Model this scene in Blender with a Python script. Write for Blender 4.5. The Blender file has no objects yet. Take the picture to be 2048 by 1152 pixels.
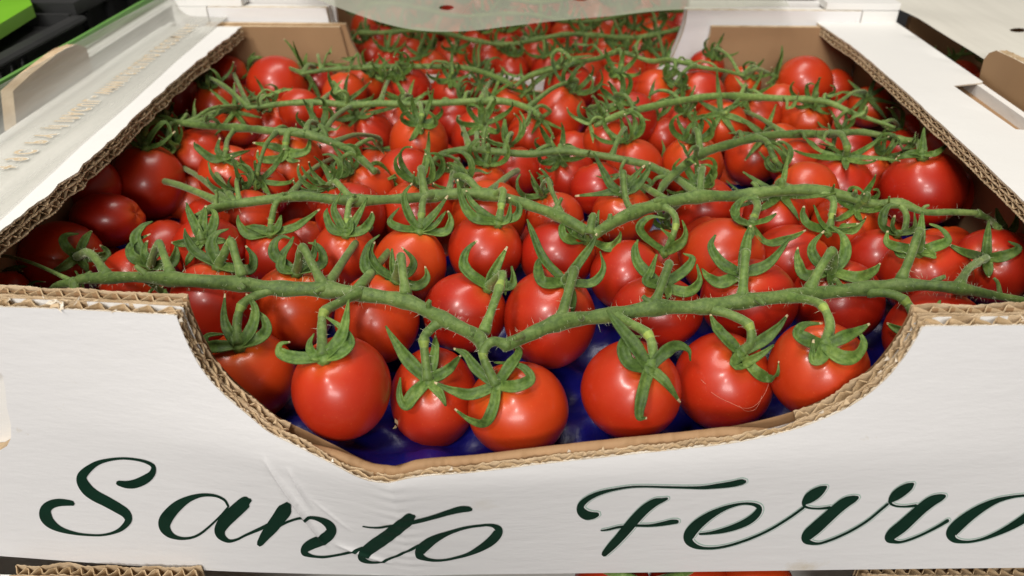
import bpy, math, random
import numpy as np
from mathutils import Vector, noise
from mathutils.geometry import delaunay_2d_cdt

random.seed(7)
rng = np.random.default_rng(7)
scn = bpy.context.scene
col = scn.collection
CM = 0.01                     # everything below is laid out in centimetres
H = 15.3                      # height of the tomato box
CAM = np.array([0.0, -24.6, H + 17.25])
PITCH, YAW, FPX = math.radians(33.36), math.radians(1.41), 1560.0

# ------------------------------------------------------------------ camera
cam_d = bpy.data.cameras.new('camera')
cam = bpy.data.objects.new('camera', cam_d)
col.objects.link(cam)
cam.location = CAM * CM
cam.rotation_euler = (math.pi / 2 - PITCH, 0, YAW)
cam_d.sensor_width = 36
cam_d.lens = FPX / 2048 * 36
cam_d.clip_start, cam_d.clip_end = 0.01, 50
cam_d.dof.use_dof = True
cam_d.dof.focus_distance = 0.375
cam_d.dof.aperture_fstop = 9.5
scn.camera = cam
FW = np.array([-math.sin(YAW) * math.cos(PITCH), math.cos(YAW) * math.cos(PITCH), -math.sin(PITCH)])
RT = np.array([math.cos(YAW), math.sin(YAW), 0.0])
UP = np.cross(RT, FW)

# ------------------------------------------------------------------ light
scn.view_settings.view_transform = 'Standard'
scn.view_settings.look = 'None'
scn.view_settings.exposure = 0.0
world = bpy.data.worlds.new('World')
scn.world = world
world.use_nodes = True
world.node_tree.nodes['Background'].inputs[0].default_value = (1.0, 0.95, 0.88, 1)
world.node_tree.nodes['Background'].inputs[1].default_value = 0.13


def lamp(name, loc, target, size, power, colr=(1, 0.95, 0.87), sy=None):
    d = bpy.data.lights.new(name, 'AREA')
    d.shape = 'RECTANGLE'
    d.size, d.size_y = size, (sy or size)
    d.energy = power
    d.color = colr
    o = bpy.data.objects.new(name, d)
    col.objects.link(o)
    o.location = loc
    o.rotation_euler = (Vector(target) - Vector(loc)).to_track_quat('-Z', 'Y').to_euler()
    return o


TGT = (0, 0.18, 0.12)
lamp('ceiling_light', (-0.15, 0.42, 1.85), (0, .28, .12), 1.5, 20, (1, 0.955, 0.885), sy=0.5)
lamp('ceiling_light', (-0.72, -1.0, 1.75), TGT, 0.26, 18, (1, 0.955, 0.90), sy=0.26)
lamp('ceiling_light', (-0.30, -1.75, 1.55), TGT, 0.22, 11, (1, 0.965, 0.92), sy=0.22)
lamp('ceiling_light', (-0.1, -2.4, 1.2), TGT, 1.3, 36, (1, 0.966, 0.935), sy=0.5)


# ------------------------------------------------------------------ pixels of the photograph <-> places
def ray(u, v):
    r = FW + RT * ((u - 1024) / FPX) - UP * ((v - 576) / FPX)
    return r                                        # per unit of depth along the optical axis


def at_d(u, v, d):
    return CAM + ray(u, v) * d


def at_z(u, v, z):
    r = ray(u, v)
    return CAM + r * ((z - CAM[2]) / r[2])


def at_y(u, v, y):
    r = ray(u, v)
    return CAM + r * ((y - CAM[1]) / r[1])


def at_x(u, v, x):
    r = ray(u, v)
    return CAM + r * ((x - CAM[0]) / r[0])


def depth(p):
    return float(np.dot(np.asarray(p) - CAM, FW))


def proj(p):
    q = np.asarray(p) - CAM
    d = q @ FW
    return 1024 + FPX * (q @ RT) / d, 576 - FPX * (q @ UP) / d


XB = -5.4


_BZ = np.linspace(-1, 17, 73)
_BA = np.where(_BZ < 9, 0.5 + 2.5 * _BZ / 9.0, 3.0 - 1.75 * (_BZ - 9) / 6.3)
for _ in range(14):
    _BA[1:-1] = (_BA[:-2] + 2 * _BA[1:-1] + _BA[2:]) / 4
_BA = _BA * (3.0 / np.interp(9.0, _BZ, _BA)) ** 0.7


def bulge(x, z):
    """how far the pushed-out front panel leans towards us"""
    if x < XB:
        t = max(0.0, (x + 26) / (XB + 26)) ** 2.0
    else:
        t = max(0.0, 1 - (x - XB) / (27 - XB))
    a = float(np.interp(z, _BZ, _BA))
    return max(0.0, a) * t


def crease(x, z):
    """small ridges where the board has been creased"""
    r = 0.0
    for x0, z0, x1, z1, h, w in ((-10.9, 8.6, -9.1, 1.2, 0.24, 0.12), (-9.9, 8.2, -9.4, 5.0, 0.15, 0.10),
                                 (-9.3, 6.2, -7.6, 3.4, 0.06, 0.12), (-8.9, 2.4, -6.0, 0.6, 0.13, 0.15)):
        dx, dz = x1 - x0, z1 - z0
        t = min(1, max(0, ((x - x0) * dx + (z - z0) * dz) / (dx * dx + dz * dz)))
        d = math.hypot(x - x0 - t * dx, z - z0 - t * dz)
        r += h * math.exp(-(d / w) ** 2) * math.sin(math.pi * min(1, max(0.05, t + .08)))
    # horizontal ripples beside the fold
    if abs(x - XB) < 2.2 and z < 9.5:
        r += 0.018 * math.sin(z * 7.5 + 0.6 * math.sin(x * 2)) * math.exp(-((x - XB) / 1.0) ** 2)
    return r


def panel_y(x, z):
    return -bulge(x, z) - crease(x, z)


def panel_hit(u, v):
    c = 0.0
    for _ in range(40):
        p = at_y(u, v, c)
        c = 0.5 * c + 0.5 * (-bulge(p[0], p[2]))
    return at_y(u, v, c)


# ------------------------------------------------------------------ materials
def nt(name):
    m = bpy.data.materials.new(name)
    m.use_nodes = True
    t = m.node_tree
    return m, t, t.nodes['Principled BSDF'], t.nodes.new, t.links.new


def noise_node(t, scale, detail=4, rough=0.55, stretch=None, src='Object'):
    tc = t.nodes.new('ShaderNodeTexCoord')
    n = t.nodes.new('ShaderNodeTexNoise')
    n.inputs['Scale'].default_value = scale
    n.inputs['Detail'].default_value = detail
    n.inputs['Roughness'].default_value = rough
    if stretch:
        mp = t.nodes.new('ShaderNodeMapping')
        mp.inputs['Scale'].default_value = stretch
        t.links.new(tc.outputs[src], mp.inputs[0])
        t.links.new(mp.outputs[0], n.inputs['Vector'])
    else:
        t.links.new(tc.outputs[src], n.inputs['Vector'])
    return n


def ramp(t, fac, stops):
    r = t.nodes.new('ShaderNodeValToRGB')
    while len(r.color_ramp.elements) < len(stops):
        r.color_ramp.elements.new(0.5)
    for e, (p, c) in zip(r.color_ramp.elements, stops):
        e.position = p
        e.color = (*c, 1)
    t.links.new(fac, r.inputs[0])
    return r


def bump(t, bsdf, h, strength, dist):
    b = t.nodes.new('ShaderNodeBump')
    b.inputs['Strength'].default_value = strength
    b.inputs['Distance'].default_value = dist
    t.links.new(h, b.inputs['Height'])
    t.links.new(b.outputs[0], bsdf.inputs['Normal'])
    return b


def simple(name, c1, c2, scale, rough, bscale=None, bstr=0.3, bdist=0.0005, stretch=None):
    m, t, b, N, L = nt(name)
    n = noise_node(t, scale, stretch=stretch)
    r = ramp(t, n.outputs['Fac'], [(0.3, c1), (0.7, c2)])
    L(r.outputs[0], b.inputs['Base Color'])
    b.inputs['Roughness'].default_value = rough
    if bscale:
        n2 = noise_node(t, bscale, 5, stretch=stretch)
        bump(t, b, n2.outputs['Fac'], bstr, bdist)
    return m


def mat_tomato():
    m, t, b, N, L = nt('tomato_skin')
    at = N('ShaderNodeAttribute'); at.attribute_name = 'shoulder'
    oi = N('ShaderNodeObjectInfo')
    n = noise_node(t, 55, 4, 0.6)
    n2 = noise_node(t, 900, 2, 0.5)
    mul = N('ShaderNodeMath'); mul.operation = 'MULTIPLY_ADD'
    L(n.outputs['Fac'], mul.inputs[0]); mul.inputs[1].default_value = 0.55
    L(at.outputs['Fac'], mul.inputs[2])
    r = ramp(t, mul.outputs[0], [(0.14, (0.45, 0.015, 0.004)), (0.5, (0.56, 0.033, 0.007)), (1.15 / 1.35, (0.61, 0.072, 0.010))])
    hs = N('ShaderNodeHueSaturation')
    mr = N('ShaderNodeMapRange')
    L(oi.outputs['Random'], mr.inputs[0])
    mr.inputs[3].default_value, mr.inputs[4].default_value = 0.84, 1.10
    L(mr.outputs[0], hs.inputs['Value'])
    mh = N('ShaderNodeMapRange')
    L(oi.outputs['Random'], mh.inputs[0])
    mh.inputs[3].default_value, mh.inputs[4].default_value = 0.499, 0.509
    L(mh.outputs[0], hs.inputs['Hue'])
    L(r.outputs[0], hs.inputs['Color'])
    sp = ramp(t, n2.outputs['Fac'], [(0.68, (0, 0, 0)), (0.75, (1, 1, 1))])
    mx = N('ShaderNodeMixRGB')
    ml = N('ShaderNodeMath'); ml.operation = 'MULTIPLY'; ml.inputs[1].default_value = 0.35
    L(sp.outputs[0], ml.inputs[0]); L(ml.outputs[0], mx.inputs[0])
    L(hs.outputs[0], mx.inputs[1]); mx.inputs[2].default_value = (0.75, 0.16, 0.05, 1)
    L(mx.outputs[0], b.inputs['Base Color'])
    b.inputs['Subsurface Weight'].default_value = 0.07
    b.inputs['Subsurface Radius'].default_value = (1.0, 0.12, 0.05)
    b.inputs['Subsurface Scale'].default_value = 0.006
    n3 = noise_node(t, 130, 3)
    rr = N('ShaderNodeMapRange')
    L(n3.outputs['Fac'], rr.inputs[0])
    rr.inputs[3].default_value, rr.inputs[4].default_value = 0.30, 0.46
    L(rr.outputs[0], b.inputs['Roughness'])
    b.inputs['Specular IOR Level'].default_value = 0.5
    b.inputs['Coat Weight'].default_value = 0.3
    b.inputs['Coat Roughness'].default_value = 0.17
    n4 = noise_node(t, 260, 3)
    bump(t, b, n4.outputs['Fac'], 0.12, 0.0004)
    return m


def mat_green(name, dark, mid, light, fuzz=0.35):
    m, t, b, N, L = nt(name)
    n0 = noise_node(t, 420, 4, 0.65)
    n1 = noise_node(t, 60, 3, 0.6)
    n = N('ShaderNodeMath'); n.operation = 'ADD'
    nh = N('ShaderNodeMath'); nh.operation = 'MULTIPLY'; nh.inputs[1].default_value = 0.5
    L(n0.outputs['Fac'], nh.inputs[0])
    nh2 = N('ShaderNodeMath'); nh2.operation = 'MULTIPLY'; nh2.inputs[1].default_value = 0.5
    L(n1.outputs['Fac'], nh2.inputs[0])
    L(nh.outputs[0], n.inputs[0]); L(nh2.outputs[0], n.inputs[1])
    r = ramp(t, n.outputs[0], [(0.36, dark), (0.5, mid), (0.66, light)])
    hs = N('ShaderNodeHueSaturation'); oi = N('ShaderNodeObjectInfo'); mr = N('ShaderNodeMapRange')
    L(oi.outputs['Random'], mr.inputs[0]); mr.inputs[3].default_value, mr.inputs[4].default_value = 0.78, 1.15
    L(mr.outputs[0], hs.inputs['Value']); L(r.outputs[0], hs.inputs['Color'])
    L(hs.outputs[0], b.inputs['Base Color'])
    b.inputs['Roughness'].default_value = 0.55
    b.inputs['Specular IOR Level'].default_value = 0.35
    b.inputs['Sheen Weight'].default_value = fuzz
    b.inputs['Sheen Roughness'].default_value = 0.4
    b.inputs['Sheen Tint'].default_value = (0.75, 0.85, 0.55, 1)
    n2 = noise_node(t, 1100, 3, 0.7)
    bump(t, b, n2.outputs['Fac'], 0.35, 0.0005)
    return m


STAINS = [((13.6, -0.8, 0.6), 2.6, 0.8), ((-5.9, -2.6, 4.4), 2.2, 0.5), ((-1.8, -2.6, 6.6), 2.0, 0.35)]


def mat_white_board(name, stain=True, tint=(0.80, 0.79, 0.785)):
    m, t, b, N, L = nt(name)
    n = noise_node(t, 6, 4, 0.5)
    c = tint
    r = ramp(t, n.outputs['Fac'], [(0.3, tuple(x * 0.955 for x in c)), (0.7, c)])
    out = r.outputs[0]
    if stain:
        n2 = noise_node(t, 22, 6, 0.7, (1, 1, 1.0))
        tc = N('ShaderNodeTexCoord')
        for (sx, sy, sz), rad, st in STAINS:
            ds = N('ShaderNodeVectorMath'); ds.operation = 'DISTANCE'
            L(tc.outputs['Object'], ds.inputs[0]); ds.inputs[1].default_value = (sx * CM, (sy - 20) * CM, sz * CM)
            mr = N('ShaderNodeMapRange'); L(ds.outputs['Value'], mr.inputs[0])
            mr.inputs[1].default_value, mr.inputs[2].default_value = 0.0, rad * CM
            mr.inputs[3].default_value, mr.inputs[4].default_value = 0.36, 0.0
            ad = N('ShaderNodeMath'); ad.operation = 'ADD'
            L(mr.outputs[0], ad.inputs[0]); L(n2.outputs['Fac'], ad.inputs[1])
            sr = ramp(t, ad.outputs[0], [(0.68, (0, 0, 0)), (0.94, (st, st, st))])
            mx = N('ShaderNodeMixRGB')
            L(sr.outputs[0], mx.inputs[0]); L(out, mx.inputs[1]); mx.inputs[2].default_value = (0.52, 0.40, 0.20, 1)
            out = mx.outputs[0]
    L(out, b.inputs['Base Color'])
    b.inputs['Roughness'].default_value = 0.5
    b.inputs['Specular IOR Level'].default_value = 0.35
    n3 = noise_node(t, 30, 7, 0.66, (1, 1, 3.2))
    bump(t, b, n3.outputs['Fac'], 0.17, 0.003)
    return m


def mat_film(name, transp, colr, rough=0.25, ns=7, st=(1, 0.25, 1)):
    m, t, b, N, L = nt(name)
    b.inputs['Base Color'].default_value = (*colr, 1)
    b.inputs['Roughness'].default_value = rough
    tr = N('ShaderNodeBsdfTransparent'); tr.inputs[0].default_value = (0.97, 0.97, 0.95, 1)
    mx = N('ShaderNodeMixShader')
    n = noise_node(t, ns, 4, 0.55, st)
    mr = N('ShaderNodeMapRange'); L(n.outputs['Fac'], mr.inputs[0])
    mr.inputs[1].default_value, mr.inputs[2].default_value = 0.3, 0.7
    mr.inputs[3].default_value, mr.inputs[4].default_value = transp[0], transp[1]
    L(mr.outputs[0], mx.inputs[0]); L(b.outputs[0], mx.inputs[1]); L(tr.outputs[0], mx.inputs[2])
    L(mx.outputs[0], t.nodes['Material Output'].inputs['Surface'])
    n2 = noise_node(t, 24, 5, 0.5, (1, 0.14, 1))
    bump(t, b, n2.outputs['Fac'], 0.5, 0.006)
    return m


M = {}
M['tomato'] = mat_tomato()
M['stem'] = mat_green('stem_green', (0.058, 0.105, 0.022), (0.115, 0.188, 0.040), (0.21, 0.295, 0.08), 0.40)
M['sepal'] = mat_green('sepal_green', (0.034, 0.072, 0.010), (0.080, 0.146, 0.023), (0.18, 0.265, 0.055), 0.15)
M['hair'] = simple('fine_stem_hair', (0.35, 0.42, 0.22), (0.55, 0.55, 0.4), 50, 0.5)
M['knuckle'] = mat_green('knuckle_green', (0.13, 0.21, 0.04), (0.22, 0.32, 0.06), (0.34, 0.42, 0.09), 0.3)
M['white'] = mat_white_board('white_printed_board')
M['white_clean'] = mat_white_board('white_flange_board', False, (0.84, 0.83, 0.80))
M['kraft'] = simple('kraft_board', (0.30, 0.175, 0.082), (0.38, 0.225, 0.11), 14, 0.75, 160, 0.25, 0.0006, (1, 1, 0.35))
M['liner'] = simple('kraft_liner_edge', (0.42, 0.29, 0.16), (0.66, 0.51, 0.33), 90, 0.85, 500, 0.6, 0.0008)
M['flute'] = simple('fluting_paper', (0.46, 0.32, 0.17), (0.66, 0.49, 0.30), 60, 0.85, 400, 0.6, 0.0008)
M['torn'] = simple('torn_white_edge', (0.62, 0.50, 0.34), (0.84, 0.79, 0.70), 130, 0.85, 500, 0.6, 0.0008)
M['ink'] = simple('dark_green_ink', (0.0025, 0.021, 0.011), (0.005, 0.031, 0.017), 60, 0.6)
M['ink'].node_tree.nodes['Principled BSDF'].inputs['Specular IOR Level'].default_value = 0.2
M['ink_pale'] = simple('pale_green_ink', (0.36, 0.50, 0.43), (0.42, 0.55, 0.48), 60, 0.5)
M['blue'] = simple('blue_tray_plastic', (0.0025, 0.003, 0.08), (0.006, 0.007, 0.16), 40, 0.34, 120, 0.3, 0.002)
M['film_rear'] = mat_film('milky_film', (0.36, 0.62), (0.66, 0.68, 0.55))
M['film_right'] = mat_film('white_film', (0.02, 0.10), (0.82, 0.79, 0.70), 0.4)
M['film_left'] = mat_film('clear_film', (0.22, 0.92), (0.62, 0.62, 0.57), 0.12, 26, (1, 0.08, 1))  # whiter, less clear streaks paint the reflections into the film
M['film_ink'] = simple('beige_film_ink', (0.58, 0.46, 0.30), (0.64, 0.52, 0.36), 40, 0.5)
M['film_ink_edge'] = simple('white_film_ink', (0.74, 0.71, 0.62), (0.78, 0.75, 0.67), 40, 0.5)
M['crate'] = simple('black_crate_plastic', (0.016, 0.017, 0.017), (0.03, 0.03, 0.03), 20, 0.42, 200, 0.2, 0.0005)
M['lime'] = simple('lime_green_card', (0.16, 0.44, 0.012), (0.21, 0.52, 0.02), 15, 0.35)
M['leafgreen'] = simple('green_strip_card', (0.10, 0.26, 0.05), (0.14, 0.32, 0.07), 15, 0.5)
M['flute_shade'] = simple('painted_flute_shade', (0.10, 0.065, 0.035), (0.15, 0.10, 0.06), 60, 0.9)  # darker kraft: the shade of the flute hollows put into the colour
M['limelite'] = simple('lime_green_edge', (0.24, 0.55, 0.06), (0.30, 0.60, 0.09), 15, 0.35)
M['floor'] = simple('dark_shelf', (0.03, 0.03, 0.03), (0.05, 0.05, 0.05), 5, 0.6)
M['scratch'] = simple('dry_skin_scratch', (0.62, 0.20, 0.12), (0.72, 0.32, 0.22), 300, 0.6)
M['scar'] = simple('corky_scar', (0.30, 0.10, 0.05), (0.45, 0.2, 0.1), 300, 0.8)
M['straw'] = simple('dry_leaf', (0.42, 0.33, 0.17), (0.6, 0.5, 0.3), 300, 0.8)


# ------------------------------------------------------------------ mesh helpers
def tag(o, label=None, cat=None, group=None, kind=None):
    for k, v in (('label', label), ('category', cat), ('group', group), ('kind', kind)):
        if v:
            o[k] = v
    return o


def mk(name, verts, faces, mat, parent=None, loc=(0, 0, 0), smooth=True, fmat=None, attr=None):
    """verts in cm in world coordinates; the object's origin is put at loc (cm)"""
    v = (np.asarray(verts, float) - np.asarray(loc, float)) * CM
    me = bpy.data.meshes.new(name)
    me.from_pydata([tuple(x) for x in v], [], faces)
    for mm in (mat if isinstance(mat, (list, tuple)) else [mat]):
        me.materials.append(mm)
    if smooth:
        me.polygons.foreach_set('use_smooth', [True] * len(me.polygons))
    if fmat is not None:
        me.polygons.foreach_set('material_index', fmat)
    if attr is not None:
        a = me.attributes.new('shoulder', 'FLOAT', 'POINT')
        a.data.foreach_set('value', list(attr))
    me.update()
    o = bpy.data.objects.new(name, me)
    col.objects.link(o)
    p = np.asarray(loc, float)
    if parent is not None:
        o.parent = parent
        p = p - np.asarray(parent['_w'])
    o.location = p * CM
    o['_w'] = [float(x) for x in loc]
    return o


def thing(name, loc, label, cat, group=None):
    e = bpy.data.objects.new(name, None)
    col.objects.link(e)
    e.empty_display_size = 0.02
    e.location = np.asarray(loc, float) * CM
    e['_w'] = [float(x) for x in loc]
    return tag(e, label, cat, group)


class MB:
    def __init__(s):
        s.v, s.f, s.m = [], [], []

    def add(s, v, f, m=0):
        k = len(s.v)
        s.v.extend([tuple(x) for x in v])
        s.f.extend([tuple(i + k for i in q) for q in f])
        s.m.extend([m] * len(f))


def catmull(pts, n=6):
    P = [np.asarray(p, float) for p in pts]
    if len(P) == 2:
        return np.array([P[0] + (P[1] - P[0]) * t for t in np.linspace(0, 1, n + 1)])
    P = [2 * P[0] - P[1]] + P + [2 * P[-1] - P[-2]]
    out = []
    for i in range(1, len(P) - 2):
        for k in range(n):
            t = k / n
            a, b, c, d = P[i - 1], P[i], P[i + 1], P[i + 2]
            out.append(0.5 * ((2 * b) + (c - a) * t + (2 * a - 5 * b + 4 * c - d) * t * t + (3 * b - a - 3 * c + d) * t ** 3))
    out.append(P[-2])
    return np.array(out)


def unit(v):
    v = np.asarray(v, float)
    return v / (np.linalg.norm(v) + 1e-12)


def tube(mb, pts, rad, sides=9, m=0, cap=True, wob=0.0, mrow=None):
    pts = np.asarray(pts, float)
    n = len(pts)
    tan = np.gradient(pts, axis=0)
    ref = np.array([0.13, 0.21, 1.0])
    V = []
    prev = None
    for i in range(n):
        t = unit(tan[i])
        a = unit(np.cross(t, ref if prev is None else np.cross(prev, t)))
        if prev is not None:
            a = unit(prev - t * np.dot(prev, t))
        prev = a
        b = np.cross(t, a)
        for k in range(sides):
            w = 2 * math.pi * k / sides
            r = rad[i] * (1 + wob * (rng.random() - 0.5))
            V.append(pts[i] + (a * math.cos(w) + b * math.sin(w)) * r)
    F = []
    for i in range(n - 1):
        for k in range(sides):
            k2 = (k + 1) % sides
            F.append((i * sides + k, i * sides + k2, (i + 1) * sides + k2, (i + 1) * sides + k))
    if cap:
        F.append(tuple(range(sides))[::-1])
        F.append(tuple((n - 1) * sides + k for k in range(sides)))
    k0 = len(mb.m)
    mb.add(V, F, m)
    for i in (mrow or ()):
        if 0 <= i < n - 1:
            for k in range(sides):
                mb.m[k0 + i * sides + k] = 1


def ribbon(mb, C, N, I, th, dep, m=0, jit=0.0, i0=0.0):
    """thin solid strip: edge curve C, thickness direction N, depth direction I"""
    n = len(C)
    V, F = [], []
    for i in range(n):
        j = (rng.random() - 0.5) * 2 * jit
        a = C[i] + I[i] * (i0 + j)
        b = C[i] + I[i] * dep
        V += [a - N[i] * th / 2, a + N[i] * th / 2, b + N[i] * th / 2, b - N[i] * th / 2]
    for i in range(n - 1):
        for k in range(4):
            k2 = (k + 1) % 4
            F.append((4 * i + k, 4 * i + k2, 4 * i + 4 + k2, 4 * i + 4 + k))
    F.append((3, 2, 1, 0)); F.append((4 * n - 4, 4 * n - 3, 4 * n - 2, 4 * n - 1))
    mb.add(V, F, m)


def resample(C, step):
    C = np.asarray(C, float)
    s = np.concatenate([[0], np.cumsum(np.linalg.norm(np.diff(C, axis=0), axis=1))])
    n = max(2, int(s[-1] / step) + 1)
    q = np.linspace(0, s[-1], n)
    return np.stack([np.interp(q, s, C[:, k]) for k in range(3)], 1), q


def cut_edge(name, C, thick, into, boards, parent, step=0.11, dep=1.0, liner0='torn', jit=0.03, wl=0.75, crush=0.25, loc=(0, 0, 0), dep0=None, pt=0.04):
    """cut edge of corrugated board as geometry. C: curve of the outer face edge; thick: unit direction through the board;
    into: unit direction into the sheet; boards: list of (start, thickness)"""
    C, q = resample(C, step)
    n = len(C)
    T = np.array([unit(thick(p)) for p in C])
    tn = np.gradient(C, axis=0)
    tn /= np.linalg.norm(tn, axis=1)[:, None] + 1e-9
    I = np.array([into(C[i], tn[i]) for i in range(n)])
    mb = MB()
    mats = [M[liner0], M['liner'], M['flute'], M['flute_shade']]
    ph = rng.random() * 6
    for bi, (s0, tk) in enumerate(boards):
        wob = np.array([noise.noise((x * 0.6, 3.1 * bi, ph)) for x in q]) * crush * tk
        ribbon(mb, C + T * (s0)if not bi else C + T * (s0 + wob[:, None] * 0.5), T, I, pt, (dep0 or dep) if bi == 0 else dep, 0 if bi == 0 else 1, jit)
        ribbon(mb, C + T * (s0 + tk + wob[:, None]), T, I, 0.05, dep, 1, jit)
        # the flute
        w = wl * (1.0 if bi == 0 else 0.8)
        ang = q / w * 2 * math.pi + np.array([1.6 * noise.noise((x * 0.5, 9.7 + bi, ph)) for x in q]) + bi
        tri = np.arcsin(np.sin(ang) * 0.97) / (math.pi / 2)
        off = s0 + tk / 2 + wob * 0.5 + tri * (tk / 2 - 0.04)
        W = C + T * off[:, None]
        tw = np.gradient(W, axis=0)
        NW = np.cross(tw, I)
        NW /= np.linalg.norm(NW, axis=1)[:, None] + 1e-9
        ribbon(mb, W, NW, I, pt, dep, 2, jit * 1.5, 0.02)
    # closing layer at the bottom of the flutes, coloured dark as painted shade
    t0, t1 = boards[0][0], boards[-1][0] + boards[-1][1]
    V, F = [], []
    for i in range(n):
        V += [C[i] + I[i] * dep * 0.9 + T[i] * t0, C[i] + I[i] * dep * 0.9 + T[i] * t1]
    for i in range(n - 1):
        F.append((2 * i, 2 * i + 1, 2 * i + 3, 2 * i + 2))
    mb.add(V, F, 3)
    return mk(name, mb.v, mb.f, mats, parent, loc, False, mb.m)


def inpoly(poly, x, y):
    c = False
    j = len(poly) - 1
    for i in range(len(poly)):
        xi, yi = poly[i]; xj, yj = poly[j]
        if (yi > y) != (yj > y) and x < (xj - xi) * (y - yi) / (yj - yi) + xi:
            c = not c
        j = i
    return c


def sheet2d(poly, holes, step, extra=()):
    """triangulated 2-D region with holes; returns points, triangles"""
    V, E = [], []

    def loop(P):
        k = len(V)
        for p in P:
            V.append(Vector((float(p[0]), float(p[1]))))
        for i in range(len(P)):
            E.append((k + i, k + (i + 1) % len(P)))
    loop(poly)
    for h in holes:
        loop(h)
    xs = [p[0] for p in poly]; ys = [p[1] for p in poly]
    if step:
        for gx in np.arange(min(xs) + step / 2, max(xs), step):
            for gy in np.arange(min(ys) + step / 2, max(ys), step):
                if inpoly(poly, gx, gy) and not any(inpoly(h, gx, gy) for h in holes):
                    V.append(Vector((float(gx), float(gy))))
    for p in extra:
        V.append(Vector((float(p[0]), float(p[1]))))
    r = delaunay_2d_cdt(V, E, [], 0, 1e-5)
    P = [(v.x, v.y) for v in r[0]]
    T = []
    for f in r[2]:
        cx = sum(P[i][0] for i in f) / len(f); cy = sum(P[i][1] for i in f) / len(f)
        if inpoly(poly, cx, cy) and not any(inpoly(h, cx, cy) for h in holes):
            T.append(tuple(f))
    return P, T


def plate(name, poly, holes, step, front, back, mats, parent, loc=(0, 0, 0), smooth=False, edge=True):
    """solid plate: 2-D outline mapped by front(x,y) and back(x,y) to space; materials (front, back, edge)"""
    P, T = sheet2d(poly, holes, step)
    mb = MB()
    mb.add([front(*p) for p in P], T, 0)
    mb.add([back(*p) for p in P], [t[::-1] for t in T], 1)
    if edge:
        for lp in [poly] + list(holes):
            V = []
            n = len(lp)
            for p in lp:
                V += [front(*p), back(*p)]
            mb.add(V, [(2 * i, 2 * i + 1, 2 * ((i + 1) % n) + 1, 2 * ((i + 1) % n)) for i in range(n)], 2)
    o = mk(name, mb.v, mb.f, mats, parent, loc, smooth, mb.m)
    return o


def boxmesh(mb, x0, x1, y0, y1, z0, z1, m=0):
    V = [(x, y, z) for x in (x0, x1) for y in (y0, y1) for z in (z0, z1)]
    mb.add(V, [(0, 1, 3, 2), (4, 6, 7, 5), (0, 4, 5, 1), (2, 3, 7, 6), (0, 2, 6, 4), (1, 5, 7, 3)], m)


# ------------------------------------------------------------------ the tomato box
box = thing('tomato_box', (0, 20, 0), 'white cardboard box of vine tomatoes lettered Santo Ferro on its dented front', 'cardboard box')
BL = (0, 20, 0)
DEPTH = 41.6


def xz_of(pts):
    out = []
    for u, v in pts:
        p = panel_hit(u, v)
        out.append((p[0], p[2]))
    return out


NOTCH = [(352, 628), (364, 662), (382, 702), (410, 748), (450, 792), (500, 834), (540, 866), (600, 896), (660, 926), (738, 962),
         (830, 955), (950, 945), (1080, 929), (1200, 916), (1320, 903), (1450, 889), (1540, 872), (1620, 849), (1700, 813),
         (1760, 770), (1800, 726), (1830, 682), (1848, 645)]
nx = xz_of(NOTCH)
zt = H - 0.1
nx[0] = (nx[0][0], zt - 0.05)
nx[-1] = (nx[-1][0], zt - 0.05)
top_left = [(x, zt) for x in np.linspace(-30.4, nx[0][0] - 0.1, 24)]
top_right = [(x, zt) for x in np.linspace(nx[-1][0] + 0.1, 30.4, 22)]
notch_c = catmull([(x, 0, z) for x, z in nx], 4)
notch_xz = [(p[0], p[2]) for p in notch_c]
bl = catmull([(p[0], 0, p[1]) for p in xz_of([(2090, 1135), (1800, 1138), (1500, 1142), (1200, 1146), (950, 1149), (740, 1150), (560, 1146), (400, 1140), (200, 1127), (0, 1112)])], 5)
bottom = [(30.4, 0.0)] + [(p[0], p[2]) for p in bl if abs(p[0]) < 30] + [(-30.4, 0.0)]
outline = top_left + notch_xz + top_right + bottom
hole = xz_of([(-10, 736), (6, 752), (11, 780), (14, 815), (22, 850), (22, 876), (14, 892), (-6, 904), (-70, 908), (-100, 850), (-80, 745)])


def jag(x, z):
    """slightly torn top edges"""
    return 0.0


fine = []
for x0, z0, x1, z1 in ((-10.9, 8.6, -9.1, 1.2), (-9.9, 8.2, -9.4, 5.0), (-9.3, 6.2, -7.6, 3.4), (-8.9, 2.4, -6.0, 0.6)):
    nn = int(math.hypot(x1 - x0, z1 - z0) / 0.13)
    for a in range(nn):
        f = a / nn
        for o in (-0.26, -0.16, -0.08, 0.01, 0.09, 0.17, 0.27):
            px, pz = x0 + (x1 - x0) * f + o + 0.013 * (a % 2), z0 + (z1 - z0) * f
            if inpoly(outline, px, pz - .1) and inpoly(outline, px + .1, pz + .15):
                fine.append((px, pz))
for px in np.arange(XB - 1.6, XB + 1.6, 0.12):
    for pz in np.arange(0.3, 9.0, 0.2):
        if inpoly(outline, px, pz + .15):
            fine.append((px + .003, pz + .0017))
P2, T2 = sheet2d(outline, [hole], 0.42, fine)
mb = MB()
mb.add([(x, panel_y(x, z), z) for x, z in P2], T2, 0)
n = len(hole)
V = []
for x, z in hole:
    V += [(x, panel_y(x, z), z), (x, panel_y(x, z) + 0.62, z)]
mb.add(V, [(2 * i, 2 * i + 1, 2 * ((i + 1) % n) + 1, 2 * ((i + 1) % n)) for i in range(n)], 1)
front = mk('front_panel', mb.v, mb.f, [M['white'], M['liner']], box, BL, True, mb.m)
ms = front.modifiers.new('edge', 'EDGE_SPLIT'); ms.split_angle = math.radians(38)

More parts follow.
